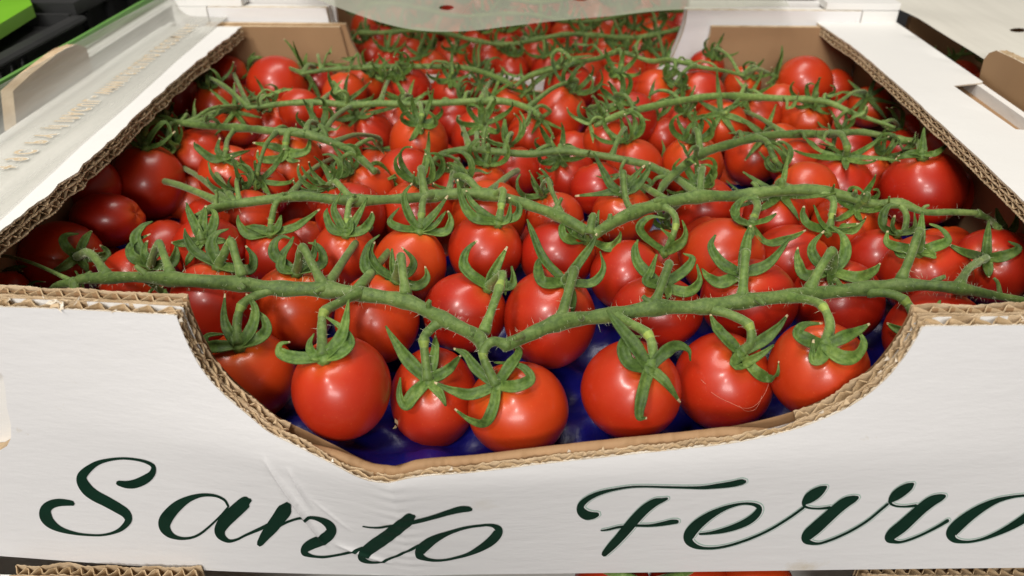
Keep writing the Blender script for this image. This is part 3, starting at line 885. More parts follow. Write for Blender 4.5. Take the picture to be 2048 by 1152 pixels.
# tomatoes: (u, v, width px, height/width, hub u, hub v, truss, [pedicel px points from stem to hub], [sepal px polylines from hub])
TOM = [
 # front truss, left arm
 (125, 520, 160, .98, 153, 514, 'A', [(215, 553), (190, 515), (172, 505)], [[(133, 494), (127, 478), (137, 469), (157, 467)], [(167, 485), (176, 470), (184, 461)], [(133, 531), (115, 540), (100, 545)], [(170, 532), (176, 547)], [(205, 514), (213, 502), (200, 490)]]),
 (278, 565, 145, 1.0, 300, 533, 'A', [(342, 550), (328, 510), (318, 487), (308, 505)], [[(266, 515), (264, 489), (301, 467)], [(272, 482), (285, 455), (305, 442)], [(288, 505), (295, 480)], [(340, 528), (352, 508), (352, 487)], [(308, 515), (330, 500)]]),
 (428, 605, 168, 1.0, 437, 533, 'A', [(485, 552), (472, 515), (462, 484), (448, 508)], [[(393, 506), (375, 478), (368, 457)], [(424, 494), (432, 470), (457, 457)], [(450, 505), (459, 471)], [(467, 539), (475, 535)], [(497, 542), (506, 516), (491, 491)]]),
 (587, 615, 165, 1.03, 593, 546, 'A', [(648, 573), (625, 530), (605, 495), (598, 520)], [[(565, 538), (566, 512), (580, 490), (587, 473)], [(552, 514), (550, 488), (564, 474), (581, 477)], [(640, 532), (645, 510), (632, 490), (616, 485)], [(625, 515), (630, 479)]]),
 (755, 638, 170, 1.06, 790, 562, 'A', [(812, 588), (806, 545), (802, 514), (796, 540)], [[(741, 547), (730, 524), (739, 489), (759, 469)], [(757, 539), (741, 508), (749, 483)], [(785, 535), (784, 497)], [(819, 545), (826, 522), (804, 493)], [(831, 575), (853, 557), (851, 532)]]),
 (930, 625, 168, .96, 976, 575, 'A', [(968, 664), (985, 615), (999, 575), (1005, 548), (990, 560)], [[(942, 551), (927, 528), (935, 500), (954, 481)], [(990, 540), (1015, 493)], [(1007, 560), (1012, 590)], [(1020, 572), (1026, 555), (1023, 532)]]),
 (497, 752, 188, 1.0, 478, 692, 'A', [(562, 574), (510, 592), (483, 612), (474, 650)], [[(458, 664), (449, 636), (449, 587)], [(439, 694), (414, 692), (416, 672), (453, 667)], [(470, 680), (462, 652)], [(502, 662), (511, 619), (492, 587)], [(517, 678), (534, 658), (525, 634), (500, 616)]]),
 (684, 776, 196, 1.06, 648, 716, 'A', [(722, 584), (682, 604), (648, 625), (644, 668)], [[(597, 717), (562, 706), (562, 689), (580, 683)], [(628, 710), (619, 690), (627, 667)], [(679, 707), (700, 685), (683, 656), (652, 634)], [(680, 680), (691, 645), (697, 599)]]),
 (868, 796, 175, 1.15, 857, 762, 'A', [(882, 640), (855, 665), (848, 682), (852, 725)], [[(818, 722), (795, 690), (771, 652)], [(870, 704), (870, 669)], [(896, 740), (923, 708)], [(829, 788), (812, 810), (800, 792), (800, 755)], [(880, 787), (892, 812)]]),
 # front truss, right arm
 (1037, 818, 203, .94, 995, 772, 'A', [(1016, 690), (985, 683), (966, 706), (978, 742)], [[(954, 738), (931, 708), (907, 697)], [(945, 789), (905, 781), (868, 765)], [(988, 812), (970, 845), (939, 839), (909, 818)], [(1032, 773), (1061, 757), (1040, 732), (988, 724)], [(1019, 734), (1038, 704), (1025, 685)]]),
 (1100, 637, 184, 1.09, 1130, 566, 'A', [(1121, 640), (1135, 590), (1147, 542)], [[(1088, 520), (1066, 469), (1055, 438)], [(1088, 566), (1076, 532), (1086, 508)], [(1156, 528), (1180, 495), (1195, 467)], [(1182, 567), (1206, 539), (1201, 502)], [(1144, 598), (1145, 629)]]),
 (1313, 624, 184, .80, 1322, 573, 'A', [(1310, 605), (1326, 565), (1338, 528)], [[(1281, 535), (1270, 504), (1275, 479)], [(1294, 563), (1302, 543), (1314, 508)], [(1367, 543), (1384, 518), (1367, 506)], [(1371, 585), (1398, 563), (1394, 528)], [(1336, 585), (1334, 598)]]),
 (1497, 602, 190, .90, 1484, 549, 'A', [(1485, 594), (1488, 545), (1491, 506)], [[(1446, 530), (1422, 494), (1431, 469)], [(1444, 566), (1418, 555), (1403, 537)], [(1494, 479), (1502, 450)], [(1534, 530), (1583, 473)]]),
 (1673, 602, 178, .96, 1663, 545, 'A', [(1618, 580), (1642, 535), (1664, 503), (1668, 525)], [[(1632, 522), (1624, 493), (1648, 461)], [(1612, 552), (1596, 520), (1595, 494)], [(1688, 514), (1686, 475), (1661, 451)], [(1712, 556), (1747, 542), (1761, 526)], [(1662, 566), (1666, 570)]]),
 (1850, 552, 172, .96, 1838, 503, 'A', [(1802, 560), (1822, 510), (1839, 463)], [[(1798, 496), (1774, 484), (1775, 461)], [(1804, 510), (1787, 494)], [(1863, 496), (1894, 482), (1882, 459), (1859, 447)], [(1841, 460), (1845, 423)], [(1866, 512), (1872, 512)]]),
 (1983, 532, 150, 1.02, 1972, 517, 'A', [(1917, 572), (1935, 540), (1955, 525)], [[(1931, 506), (1896, 488)], [(1974, 480), (1978, 441)], [(2009, 512), (2037, 496), (2017, 482)], [(1976, 541), (1978, 555)]]),
 (1262, 780, 200, 1.0, 1297, 738, 'A', [(1228, 630), (1262, 648), (1296, 669), (1306, 705)], [[(1284, 786), (1278, 832), (1294, 837)], [(1330, 764), (1361, 805)], [(1328, 706), (1353, 692), (1376, 700), (1382, 722)], [(1259, 727), (1246, 698), (1255, 677), (1283, 673)], [(1267, 690), (1232, 645), (1214, 620)]]),
 (1446, 764, 194, 1.02, 1480, 708, 'A', [(1419, 616), (1462, 630), (1497, 650), (1502, 685)], [[(1445, 671), (1430, 650), (1421, 628)], [(1472, 730), (1511, 716), (1548, 690)], [(1526, 680), (1555, 655), (1576, 630)], [(1508, 741), (1535, 756), (1553, 746), (1557, 722)]]),
 (1637, 741, 194, 1.03, 1648, 694, 'A', [(1575, 594), (1618, 600), (1646, 614), (1660, 650)], [[(1617, 682), (1596, 668), (1609, 650), (1645, 646)], [(1640, 716), (1624, 718), (1628, 679)], [(1680, 715), (1711, 712), (1726, 685), (1715, 658)], [(1688, 674), (1715, 662), (1740, 648)]]),
 (1870, 672, 194, .97, 1832, 668, 'A', [(1736, 582), (1780, 588), (1808, 600), (1828, 632)], [[(1797, 660), (1773, 646)], [(1814, 695), (1793, 705)], [(1862, 640), (1880, 600)], [(1868, 690), (1885, 720)]]),
 (352, 690, 125, 1.0, None, None, 'A', None, None),
 (12, 585, 90, 1.0, None, None, 'A', None, None),
 # second truss
 (2040, 530, 130, 1.0, 2012, 474, 'B', [(1953, 426), (1980, 440), (1995, 455)], [[(1998, 440), (1992, 416)], [(2029, 455), (2035, 423)], [(1985, 470), (1965, 465)]]),
 (1755, 520, 128, .95, 1793, 470, 'B', [(1800, 408), (1813, 432), (1808, 462)], [[(1767, 458), (1765, 432), (1778, 412), (1800, 410)], [(1826, 460), (1830, 425)], [(1783, 455), (1790, 430)]]),
 (1420, 497, 130, 1.0, None, None, 'B', None, []),
 (1690, 458, 134, 1.05, 1712, 418, 'B', None, None),
 (1580, 520, 150, .95, 1655, 464, 'B', [(1640, 384), (1666, 400), (1664, 430)], [[(1616, 452), (1605, 430), (1608, 412)], [(1640, 445), (1628, 410)], [(1700, 464), (1730, 441)], [(1680, 455), (1720, 448)]]),
 (1444, 515, 165, .97, 1499, 452, 'B', [(1505, 392), (1515, 412), (1508, 435)], [[(1475, 440), (1470, 418), (1490, 398), (1519, 397)], [(1530, 442), (1552, 427)], [(1532, 487), (1581, 475), (1612, 461)], [(1500, 470), (1500, 480)]]),
 (1255, 552, 150, .95, 1328, 506, 'B', [(1318, 408), (1345, 425), (1352, 450), (1340, 485)], [[(1289, 477), (1278, 455), (1300, 435), (1330, 436)], [(1359, 487), (1370, 465), (1365, 440)], [(1342, 480), (1322, 456)]]),
 (1550, 437, 128, .98, 1560, 392, 'B', None, None),
 (1408, 418, 132, .96, 1400, 372, 'B', [(1400, 390), (1402, 355), (1405, 338)], None),
 (1246, 430, 124, .95, 1246, 388, 'B', [(1268, 424), (1252, 400), (1246, 345), (1246, 372)], [[(1222, 372), (1205, 340), (1187, 305)], [(1270, 375), (1294, 345), (1300, 325)], [(1262, 362), (1290, 330)], [(1225, 385), (1200, 388), (1150, 392)]]),
 (1115, 512, 150, .95, 1172, 480, 'B', [(1180, 468), (1186, 432), (1178, 462)], [[(1133, 478), (1124, 455), (1137, 444)], [(1148, 465), (1128, 435), (1120, 410)], [(1215, 496), (1236, 480), (1242, 463)], [(1190, 455), (1198, 420)]]),
 (970, 500, 148, 1.0, 996, 446, 'B', [(990, 390), (1006, 381), (1003, 410)], [[(956, 440), (933, 419), (920, 385), (915, 358)], [(962, 424), (940, 400), (933, 380)], [(1015, 440), (1022, 405)], [(1032, 434), (1037, 409), (1017, 395)]]),
 (820, 530, 147, 1.04, 838, 463, 'B', [(868, 390), (848, 398), (843, 430)], [[(800, 457), (780, 442), (798, 415)], [(818, 432), (808, 392), (824, 366)], [(868, 452), (892, 422)], [(888, 466), (901, 442), (896, 421)], [(868, 430), (896, 391)]]),
 (691, 508, 128, 1.03, 692, 469, 'B', [(720, 396), (700, 405), (694, 440)], [[(665, 459), (653, 430), (654, 416)], [(676, 440), (668, 415), (682, 384)], [(700, 455), (702, 430)], [(725, 461), (743, 438), (744, 423)], [(712, 440), (735, 395)]]),
 (548, 512, 128, .98, 541, 468, 'B', [(590, 393), (555, 402), (543, 440)], [[(500, 471), (480, 450), (475, 430)], [(513, 457), (490, 452)], [(556, 455), (562, 430)], [(585, 457), (612, 440), (640, 418)]]),
 (418, 500, 142, .95, 405, 482, 'B', [(430, 415), (405, 428), (400, 455)], [[(393, 455), (379, 425), (372, 405)], [(407, 440), (412, 410)], [(424, 459), (430, 430), (420, 415)], [(364, 487), (342, 485)], [(381, 514), (371, 531)], [(440, 482), (455, 483)]]),
 (298, 366, 132, 1.08, 292, 296, 'C', [(340, 243), (300, 245), (288, 268)], [[(270, 290), (255, 275)], [(320, 290), (350, 262)], [(278, 275), (262, 262)], [(305, 270), (330, 245), (345, 268)]]),
 (500, 435, 112, 1.0, None, None, 'B', None, None),
 (1110, 440, 118, .95, 1085, 392, 'B', [(1125, 432), (1105, 385), (1095, 360), (1085, 372)], None),
 (978, 432, 152, .95, 925, 372, 'B', [(960, 385), (935, 358), (912, 352)], None),
 (838, 428, 150, .92, 840, 366, 'B', None, None),
 (702, 432, 140, .95, 660, 372, 'B', [(700, 396), (680, 372), (668, 362)], None),
 # third row
 (1845, 378, 150, .95, 1845, 312, 'D', [(1795, 280), (1835, 285), (1842, 300)], [[(1815, 312), (1790, 318)], [(1845, 290), (1848, 255)], [(1870, 308), (1900, 285)], [(1825, 305), (1795, 312)]]),
 (1675, 378, 128, .98, 1690, 318, 'D', None, None),
 (1742, 342, 92, 1.0, 1770, 312, 'D', None, None),
 (1610, 385, 120, .95, 1560, 330, 'D', None, None),
 (1505, 318, 104, .95, 1525, 280, 'D', None, None),
 (1638, 310, 100, 1.0, 1655, 322, 'D', None, None),
 (1590, 330, 95, 1.0, None, None, 'D', None, []),
 (1384, 332, 116, .98, 1388, 282, 'D', [(1400, 306), (1396, 268), (1390, 262)], None),
 (1268, 335, 108, .98, 1255, 282, 'D', None, None),
 (1135, 352, 108, 1.0, 1120, 320, 'D', None, None),
 (1028, 345, 98, 1.0, 1020, 292, 'D', None, None),
 (965, 380, 105, .98, 972, 330, 'D', None, None),
 (1195, 378, 105, .95, None, None, 'D', None, []),
 (812, 352, 112, .95, 780, 362, 'C', None, None),
 (735, 382, 104, 1.0, 700, 345, 'C', None, None),
 (690, 382, 98, .98, None, None, 'C', None, []),
 (578, 332, 130, 1.0, 572, 302, 'C', [(610, 268), (580, 262), (572, 285)], [[(540, 292), (505, 285)], [(560, 318), (520, 318), (515, 300)], [(590, 308), (615, 300), (620, 270)], [(580, 320), (600, 322)]]),
 (460, 352, 112, 1.02, 450, 318, 'C', [(470, 258), (455, 280), (452, 300)], [[(425, 318), (395, 295), (388, 285)], [(435, 300), (440, 275)], [(475, 330), (500, 350)], [(470, 310), (500, 300)]]),
 (398, 318, 106, 1.05, 352, 292, 'C', None, None),
 (525, 385, 100, .95, 520, 362, 'C', None, None),
 (665, 302, 112, 1.0, 640, 262, 'C', None, None),
 (740, 280, 92, 1.25, 718, 235, 'C', None, None),
 (838, 285, 110, 1.02, 840, 250, 'E', None, None),
 (960, 276, 108, .98, 963, 250, 'E', [(985, 204), (970, 225)], None),
 (1058, 272, 84, 1.0, 1080, 240, 'E', None, None),
 (905, 244, 82, 1.0, 930, 205, 'E', None, None),
 (795, 246, 96, 1.1, 815, 210, 'E', None, None),
 (1118, 228, 104, 1.0, 1145, 182, 'E', None, []),
 (1213, 282, 88, 1.0, 1195, 240, 'E', None, None),
 (1262, 238, 96, 1.05, 1240, 205, 'E', None, None),
 (1440, 252, 100, .98, 1442, 228, 'E', [(1480, 194), (1470, 208), (1452, 225)], None),
 (1328, 276, 76, 1.0, 1310, 230, 'E', None, None),
 (1515, 232, 86, 1.0, 1490, 205, 'E', None, None),
 (1612, 240, 96, .95, 1625, 210, 'E', None, None),
 (1700, 300, 84, 1.0, 1680, 265, 'E', None, None),
 (1738, 214, 78, 1.0, 1735, 196, 'E', None, None),
 (1828, 272, 82, 1.05, 1800, 262, 'E', None, None),
 (1560, 290, 80, 1.0, None, None, 'D', None, []),
 (1360, 252, 76, 1.0, 1372, 225, 'E', None, None),
 (675, 226, 86, .95, 690, 205, 'E', [(700, 208), (668, 165), (672, 180)], None),
 (480, 248, 82, 1.0, 470, 225, 'C', None, None),
 (428, 212, 80, 1.0, 420, 175, 'E', None, None),
 (352, 196, 92, 1.15, 396, 165, 'E', None, None),
 (325, 262, 78, 1.0, 330, 240, 'C', None, None),
 (555, 174, 112, 1.02, 610, 148, 'F', None, None),
 (458, 152, 74, 1.0, 500, 140, 'F', None, None),
 (1010, 222, 76, 1.0, 985, 195, 'E', None, None),
 (728, 174, 80, 1.0, 745, 150, 'F', None, None),
 (815, 182, 92, 1.0, 800, 150, 'F', None, None),
 (690, 190, 84, 1.0, None, None, 'F', None, []),
 (905, 186, 80, 1.0, 900, 160, 'F', None, None),
 (1030, 200, 72, 1.0, 1050, 185, 'F', None, None),
 (965, 186, 70, 1.0, 960, 170, 'F', None, None),
 (1137, 180, 96, 1.08, 1112, 136, 'F', [(1150, 126), (1120, 100), (1104, 112)], None),
 (1236, 174, 92, 1.02, 1236, 148, 'F', [(1225, 106), (1240, 100), (1244, 130)], None),
 (1308, 186, 84, 1.05, 1335, 160, 'F', None, None),
 (1396, 192, 98, .95, 1365, 175, 'F', None, None),
 (1485, 170, 68, 1.0, 1500, 150, 'F', None, None),
 (1607, 168, 104, .98, 1545, 150, 'F', None, None),
 (1668, 176, 70, 1.0, None, None, 'F', None, []),
 (1412, 136, 68, 1.0, 1425, 112, 'F', None, None),
 (1330, 228, 70, 1.0, None, None, 'E', None, []),
 (640, 168, 66, 1.0, 640, 132, 'F', None, None),
 (1180, 200, 70, 1.0, None, None, 'F', None, []),
 (1560, 208, 76, 1.0, None, None, 'E', None, []),
 (600, 220, 80, 1.0, None, None, 'E', None, []),
 (560, 240, 78, 1.0, 540, 212, 'E', None, None),
 (880, 330, 84, 1.0, None, None, 'D', None, []),
 (620, 360, 84, 1.0, None, None, 'C', None, []),
]
LOOSE = [
 (215, 440, 140, .78, 'tomato lying on its side with a pale corky scar near the left cut flange'),
 (182, 372, 112, 1.05, 'shaded tomato without a stalk under the left flange of the Santo Ferro box'),
 (1968, 392, 122, 1.1, 'shaded orange red tomato under the right flange behind the end of the second truss'),
 (1890, 300, 92, 1.0, 'dark shaded tomato under the right flange, above the large round one'),
 (1800, 300, 80, 1.0, 'small shaded tomato in the far right corner half under the flange'),
]

FILL0 = len(TOM)
LOW = []
for yy in np.arange(3.5, 40, 3.1):
    for xx in np.arange(-24.5, 25, 4.3):
        p = (xx + 2.1 * (int(yy / 3.1) % 2) + rng.normal(0, .3), yy + rng.normal(0, .3), zc_plane(yy) - 2.0)
        pu, pv = proj(p)
        c = [math.hypot(pu - t[0], (pv - t[1]) / max(t[3], .8)) / (t[2] / 2) for t in TOM + LOOSE]
        if min(c) > 0.58 and -40 < pu < 2090 and (pv < 560 or pu < 200):
            wpx = FPX * 4.0 / depth(p)
            LOW.append((float(pu), float(pv), float(wpx), 1.0, depth(p)))
for t in LOW:
    k = min(ARMS, key=lambda a: min(math.hypot(t[0] - q[0], (t[1] - q[1]) * 2) for arm in ARMS[a] for q in arm))
    TOM.append((t[0], t[1], t[2], t[3], None, None, k, None, None if rng.random() < 0.35 else []))

TOM = [((t[0], t[1], t[2] * 1.07) + tuple(t[3:])) if (t[1] < 400 and q < FILL0) else t for q, t in enumerate(TOM)]

# depth of every tomato: on the sloping plane through their middles, then pushed apart along the lines of sight
allt = [t[:4] for t in TOM] + [t[:4] for t in LOOSE]
N = len(allt)
rays = np.array([ray(t[0], t[1]) for t in allt])
pxr = np.array([t[2] * (1 + t[3]) / 4 for t in allt])


def plane_depth(u, v, off=0.0):
    y = 15.0
    for _ in range(25):
        p = at_z(u, v, zc_plane(y) + off)
        y = 0.5 * y + 0.5 * p[1]
    return depth(p)


d0 = np.array([plane_depth(t[0], t[1]) for t in allt])
for i, t in enumerate(allt):              # the front row is known by its size: fruit of about 4.5 cm
    if t[1] > 730:
        d0[i] = FPX * 4.45 / (2 * pxr[i])
# fruit sizes stay between 3.4 and 4.9 cm
lo, hi = FPX * 3.3 / (2 * pxr), FPX * 4.9 / (2 * pxr)
for i, t in enumerate(LOW):
    d0[FILL0 + i] = t[4]
d = np.clip(d0, lo, hi)
for it in range(160):
    P = CAM + rays * d[:, None]
    R = pxr * d / FPX
    D = P[:, None, :] - P[None, :, :]
    dist = np.linalg.norm(D, axis=2) + np.eye(N) * 99
    ov = (R[:, None] + R[None, :]) * 0.97 - dist
    ov[ov < 0] = 0
    ov[:, FILL0:len(TOM)] = 0              # the lower layer gives way
    sgn = np.sign(d[:, None] - d[None, :])
    push = np.clip((ov * sgn).sum(1), -1.5, 1.5) * 0.22
    d = d + push + (d0 - d) * 0.02
    d = np.clip(d, np.maximum(d0 - 3.0, 20), d0 + 3.0)
    d[FILL0:len(TOM)] = np.maximum(d[FILL0:len(TOM)], d0[FILL0:len(TOM)])
    PY = (CAM + rays * d[:, None])[:, 1]
    R = pxr * d / FPX
    d = d - np.maximum(0, PY + R - 41.2) * 0.6
TP = CAM + rays * d[:, None]
TR = pxr * d / FPX


def hit_depth(u, v, grow=1.03):
    """depth of the first tomato met along this line of sight, None if it meets none"""
    r = ray(u, v)
    rr = r @ r
    oc = CAM - TP
    b = oc @ r
    c = (oc * oc).sum(1) - (TR * grow) ** 2
    q = b * b - rr * c
    ok = q > 0
    if not ok.any():
        return None
    return float(((-b[ok] - np.sqrt(q[ok])) / rr).min())


def surf_depth(i, u, v, grow):
    r = ray(u, v)
    rr = r @ r
    oc = CAM - TP[i]
    b = oc @ r
    c = oc @ oc - (TR[i] * grow) ** 2
    q = b * b - rr * c
    if q <= 0:
        return float(-b / rr)
    return float((-b - math.sqrt(q)) / rr)


def tomato_mesh(i, axis, asp, name, parent, hi=True):
    ns, nr = (36, 24) if hi else (24, 16)
    a = unit(axis)
    b = unit(np.cross(a, FW if abs(a @ FW) < .9 else RT))
    c = np.cross(a, b)
    V, A = [], []
    Ri = TR[i]
    seed = i * 3.7
    lob = rng.random() * 6
    el = 1.0
    up = UP
    for k in range(nr + 1):
        th = math.pi * k / nr
        dim = 0.13 * math.exp(-(th / 0.24) ** 2)
        for s in range(ns):
            ph = 2 * math.pi * s / ns
            rr = 1 + 0.02 * math.cos(5 * ph + lob) * math.exp(-((th - .35) / 0.4) ** 2)
            rr += 0.025 * noise.noise((math.cos(ph) * math.sin(th) * 1.2 + seed, math.sin(ph) * math.sin(th) * 1.2, math.cos(th) * 1.2))
            rr += 0.012 * math.exp(-((math.pi - th) / .12) ** 2)
            dirv = a * (math.cos(th) * (1 - dim * 1.0)) + (b * math.cos(ph) + c * math.sin(ph)) * math.sin(th)
            # measured width and height of the fruit in the picture
            w = math.sqrt(1 / ((1 + asp) / 2))
            dv = dirv * Ri * rr
            f = 2 * asp / (1 + asp)
            g = 2 / (1 + asp)
            dv = dv + UP * (dv @ UP) * (f - 1) + RT * (dv @ RT) * (g - 1)
            V.append(TP[i] + dv)
            A.append(math.exp(-(th / 0.55) ** 2) * 0.75)
    F = []
    for k in range(nr):
        for s in range(ns):
            s2 = (s + 1) % ns
            F.append((k * ns + s, (k + 1) * ns + s, (k + 1) * ns + s2, k * ns + s2))
    return mk(name, V, F, M['tomato'], parent, TP[i], True, None, A)


def sepal(mb, pts, cen, width, m=0):
    """a narrow pointed leaf along pts; cen: middle of the fruit (its outward side is the leaf's upper face)"""
    c = catmull(pts, 6)
    n = len(c)
    t = np.gradient(c, axis=0)
    V, F = [], []
    pv = None
    sd0 = rng.random() * 90
    for i in range(n):
        s = i / (n - 1)
        ti = unit(t[i])
        out = unit(unit(c[i] - cen) - 0.9 * FW)
        sd = unit(np.cross(ti, out))
        if pv is not None:
            if sd @ pv < 0:
                sd = -sd
            sd = unit(sd * 0.45 + pv * 0.55)
        pv = sd
        nr = unit(np.cross(sd, ti))
        if nr @ out < 0:
            nr = -nr
        w = width * ((0.72 + 0.28 * math.sin(min(1, s / 0.28) * math.pi / 2)) if s < 0.28 else (1 - ((s - 0.28) / 0.72) ** 1.35))
        w = w * (1 + 0.16 * noise.noise((s * 5, sd0, 0))) + 0.018
        cup = w * (0.24 + 0.12 * s)
        rip = 0.03 * noise.noise((s * 6, sd0, 3))
        V += [c[i] - sd * w * 0.5 + nr * (cup + rip), c[i] - sd * w * 0.27 + nr * cup * 0.33, c[i] - nr * 0.02, c[i] + sd * w * 0.27 + nr * cup * 0.33, c[i] + sd * w * 0.5 + nr * (cup - rip)]
    k0 = len(mb.m)
    for i in range(n - 1):
        for k in range(4):
            F.append((5 * i + k, 5 * i + k + 1, 5 * i + 6 + k, 5 * i + 5 + k))
    mb.add(V, F, m)
    if rng.random() < 0.45:                     # dried tip
        for k in range(4 * (n - 2), 4 * (n - 1)):
            mb.m[k0 + k] = 1


def leafy(mb, parent, loc):
    o = mk('calyx', mb.v, mb.f, [M['sepal'], M['straw']], parent, loc, True, mb.m)
    so = o.modifiers.new('thickness', 'SOLIDIFY')
    so.thickness = 0.0005
    so.offset = -1
    return o


# vines ---------------------------------------------------------------
ARM3 = {}
for k, arms in ARMS.items():
    ARM3[k] = []
    for arm in arms:
        dep = []
        for u, v, w in arm:
            h = [hit_depth(u + du, v + dv, 1.03) for du in (-14, 0, 14) for dv in (-w * 0.4, 0, w * 0.4)]
            h = [x for x in h if x]
            pd = plane_depth(u, v, 2.0)
            dep.append(min(h + [pd]) - 0.12)
        dep = np.array(dep)
        sm = dep.copy()
        for _ in range(3):                      # a stem is stiff
            e = np.concatenate([[sm[0]], sm, [sm[-1]]])
            sm = np.minimum(dep, (e[:-2] + e[1:-1] + e[2:]) / 3)
        pts = np.array([at_d(u, v, x) for (u, v, w), x in zip(arm, sm)])
        rad = np.array([w / 2 * x / FPX for (u, v, w), x in zip(arm, sm)])
        pts = pts - FW * (rad[:, None] * 1.0) * 0.9
        pts = np.array([at_d(u, v, depth(p)) for (u, v, w), p in zip(arm, pts)])
        c = catmull(pts, 7)
        r = catmull([(x, 0, 0) for x in rad], 7)[:, 0]
        ARM3[k].append((c, r))

TRUSS_LABEL = {
 'A': 'nearest truss of ripe tomatoes with a thick hairy forked stem just behind the front notch',
 'B': 'second truss from the front, its long forked stem spread across the whole box',
 'C': 'left hand truss with a single stem slanting down behind the second truss',
 'D': 'third forked truss from the front, its stem meeting near the middle right of the box',
 'E': 'long truss behind the middle rows, its stem running straight across the box',
 'F': 'rearmost truss inside the Santo Ferro box beside the brown back wall',
}
TRUSS = {}
for k in ARMS:
    c = ARM3[k][0][0]
    base = c[-1] * 1.0
    TRUSS[k] = thing('tomato_truss', base, TRUSS_LABEL[k], 'tomato truss', 'vine tomato trusses in the Santo Ferro box')

STEMMB = {k: MB() for k in ARMS}
for k in ARMS:
    thin = {'A': 0.77, 'B': 0.75}.get(k, 0.74)
    for c, r in ARM3[k]:
        rr = r * thin * (1 + 0.16 * np.array([noise.noise((x[0] * 1.3, x[1] * 1.3, x[2])) for x in c]))
        pc = np.array([proj(x) for x in c])
        for t in TOM:
            if t[6] == k and t[7]:
                e = np.hypot(pc[:, 0] - t[7][0][0], pc[:, 1] - t[7][0][1])
                if e.min() < 22:
                    j = int(e.argmin())
                    g = np.exp(-(np.linalg.norm(c - c[j], axis=1) / 0.55) ** 2)
                    rr = rr * (1 + 0.24 * g)
        tube(STEMMB[k], c, rr, 12, 0, True, 0.05)


for k in ARMS:
    for c, r in ARM3[k]:
        L = len(c)
        for j in range(6, L - 5, 17 if k in NEAR else 11):
            jj = min(L - 3, max(2, j + int(rng.integers(-2, 3))))
            tdir = unit(c[jj + 1] - c[jj - 1])
            side = unit(np.cross(tdir, (0, 0, 1))) * (1 if rng.random() < .5 else -1)
            ln = rng.uniform(0.5, 1.1) if k in NEAR else rng.uniform(1.0, 2.6)
            a = unit(side * rng.uniform(.2, .9) + np.array([0, 0, rng.uniform(.3, 1.0)]) + tdir * rng.uniform(-.8, .8))
            p = [c[jj]]
            d_ = a
            for q in range(4):
                d_ = unit(d_ + rng.normal(0, .25, 3) - np.array([0, 0, 0.28 * q * (k not in NEAR)]))
                p.append(p[-1] + d_ * ln / 4)
            cc = catmull(p, 4)
            tube(STEMMB[k], cc, r[jj] * (0.52 - 0.25 * np.linspace(0, 1, len(cc))), 7, 0, True, .05)
            if k not in NEAR:
                for q in range(int(rng.integers(1, 4))):
                    b_ = unit(d_ + rng.normal(0, .9, 3))
                    e_ = [cc[-1]]
                    for z_ in range(4):
                        b_ = unit(b_ + rng.normal(0, .3, 3) + np.array([0, 0, .25]))
                        e_.append(e_[-1] + b_ * rng.uniform(.28, .5))
                    sepal(STEMMB[k], e_, cc[-1] - np.array([0, 0, 1.0]), 0.27)


def auto_sepals(i, hub, axis, seed, long=1.0):
    rg = np.random.default_rng(seed)
    a = unit(axis)
    b = unit(np.cross(a, RT + 0.1 * FW))
    cc = np.cross(a, b)
    out = []
    n = int(rg.integers(6, 9))
    p0 = rg.random() * 6.28
    mode = rg.random()
    for k in range(n):
        ph = p0 + 2 * math.pi * (k + 0.5 * (rg.random() - .5)) / n
        rd = b * math.cos(ph) + cc * math.sin(ph)
        L = TR[i] * (1.0 + 0.75 * rg.random()) * long
        al = math.radians(80 + 15 * rg.random())
        if mode < 0.72:
            end = math.radians(rg.uniform(-120, 30))
        else:
            end = math.radians(rg.uniform(40, 120))
        p = hub + a * 0.06
        pts = [p]
        m = 6
        for s in range(m):
            f = ((s + .5) / m) ** 1.3
            an = al + (end - al) * f
            p = p + (a * math.cos(an) + rd * math.sin(an)) * L / m
            pts.append(p)
        out.append(pts)
    return out


def nearest_on(k, p):
    best = None
    for c, r in ARM3[k]:
        j = int(np.argmin(np.linalg.norm(c - p, axis=1)))
        j = min(max(j, 1), len(c) - 2)
        dd = np.linalg.norm(c[j] - p)
        if best is None or dd < best[0]:
            best = (dd, c[j], r[j])
    return best


def arm_depth_at(k, u, v):
    best = None
    for c, r in ARM3[k]:
        for q in c[::2]:
            pu, pv = proj(q)
            e = math.hypot(pu - u, pv - v)
            if best is None or e < best[0]:
                best = (e, depth(q))
    return best[1]


HAIR = {k: MB() for k in NEAR}


def hairs(mb, c, r, dens):
    for i in range(1, len(c) - 1):
        t = unit(c[i + 1] - c[i - 1])
        n = max(1, int(np.linalg.norm(c[i + 1] - c[i]) * dens))
        for _ in range(n):
            d0 = rng.normal(0, 1, 3); d0 = unit(d0 - t * (d0 @ t))
            p = c[i] + (c[i + 1] - c[i]) * rng.random() + d0 * r[i] * 0.95
            L = 0.10 + 0.16 * rng.random()
            q = p + (d0 + 0.35 * rng.normal(0, 1, 3)) * L
            s = unit(np.cross(q - p, FW)) * 0.007
            mb.add([p - s, p + s, q], [(0, 1, 2)])


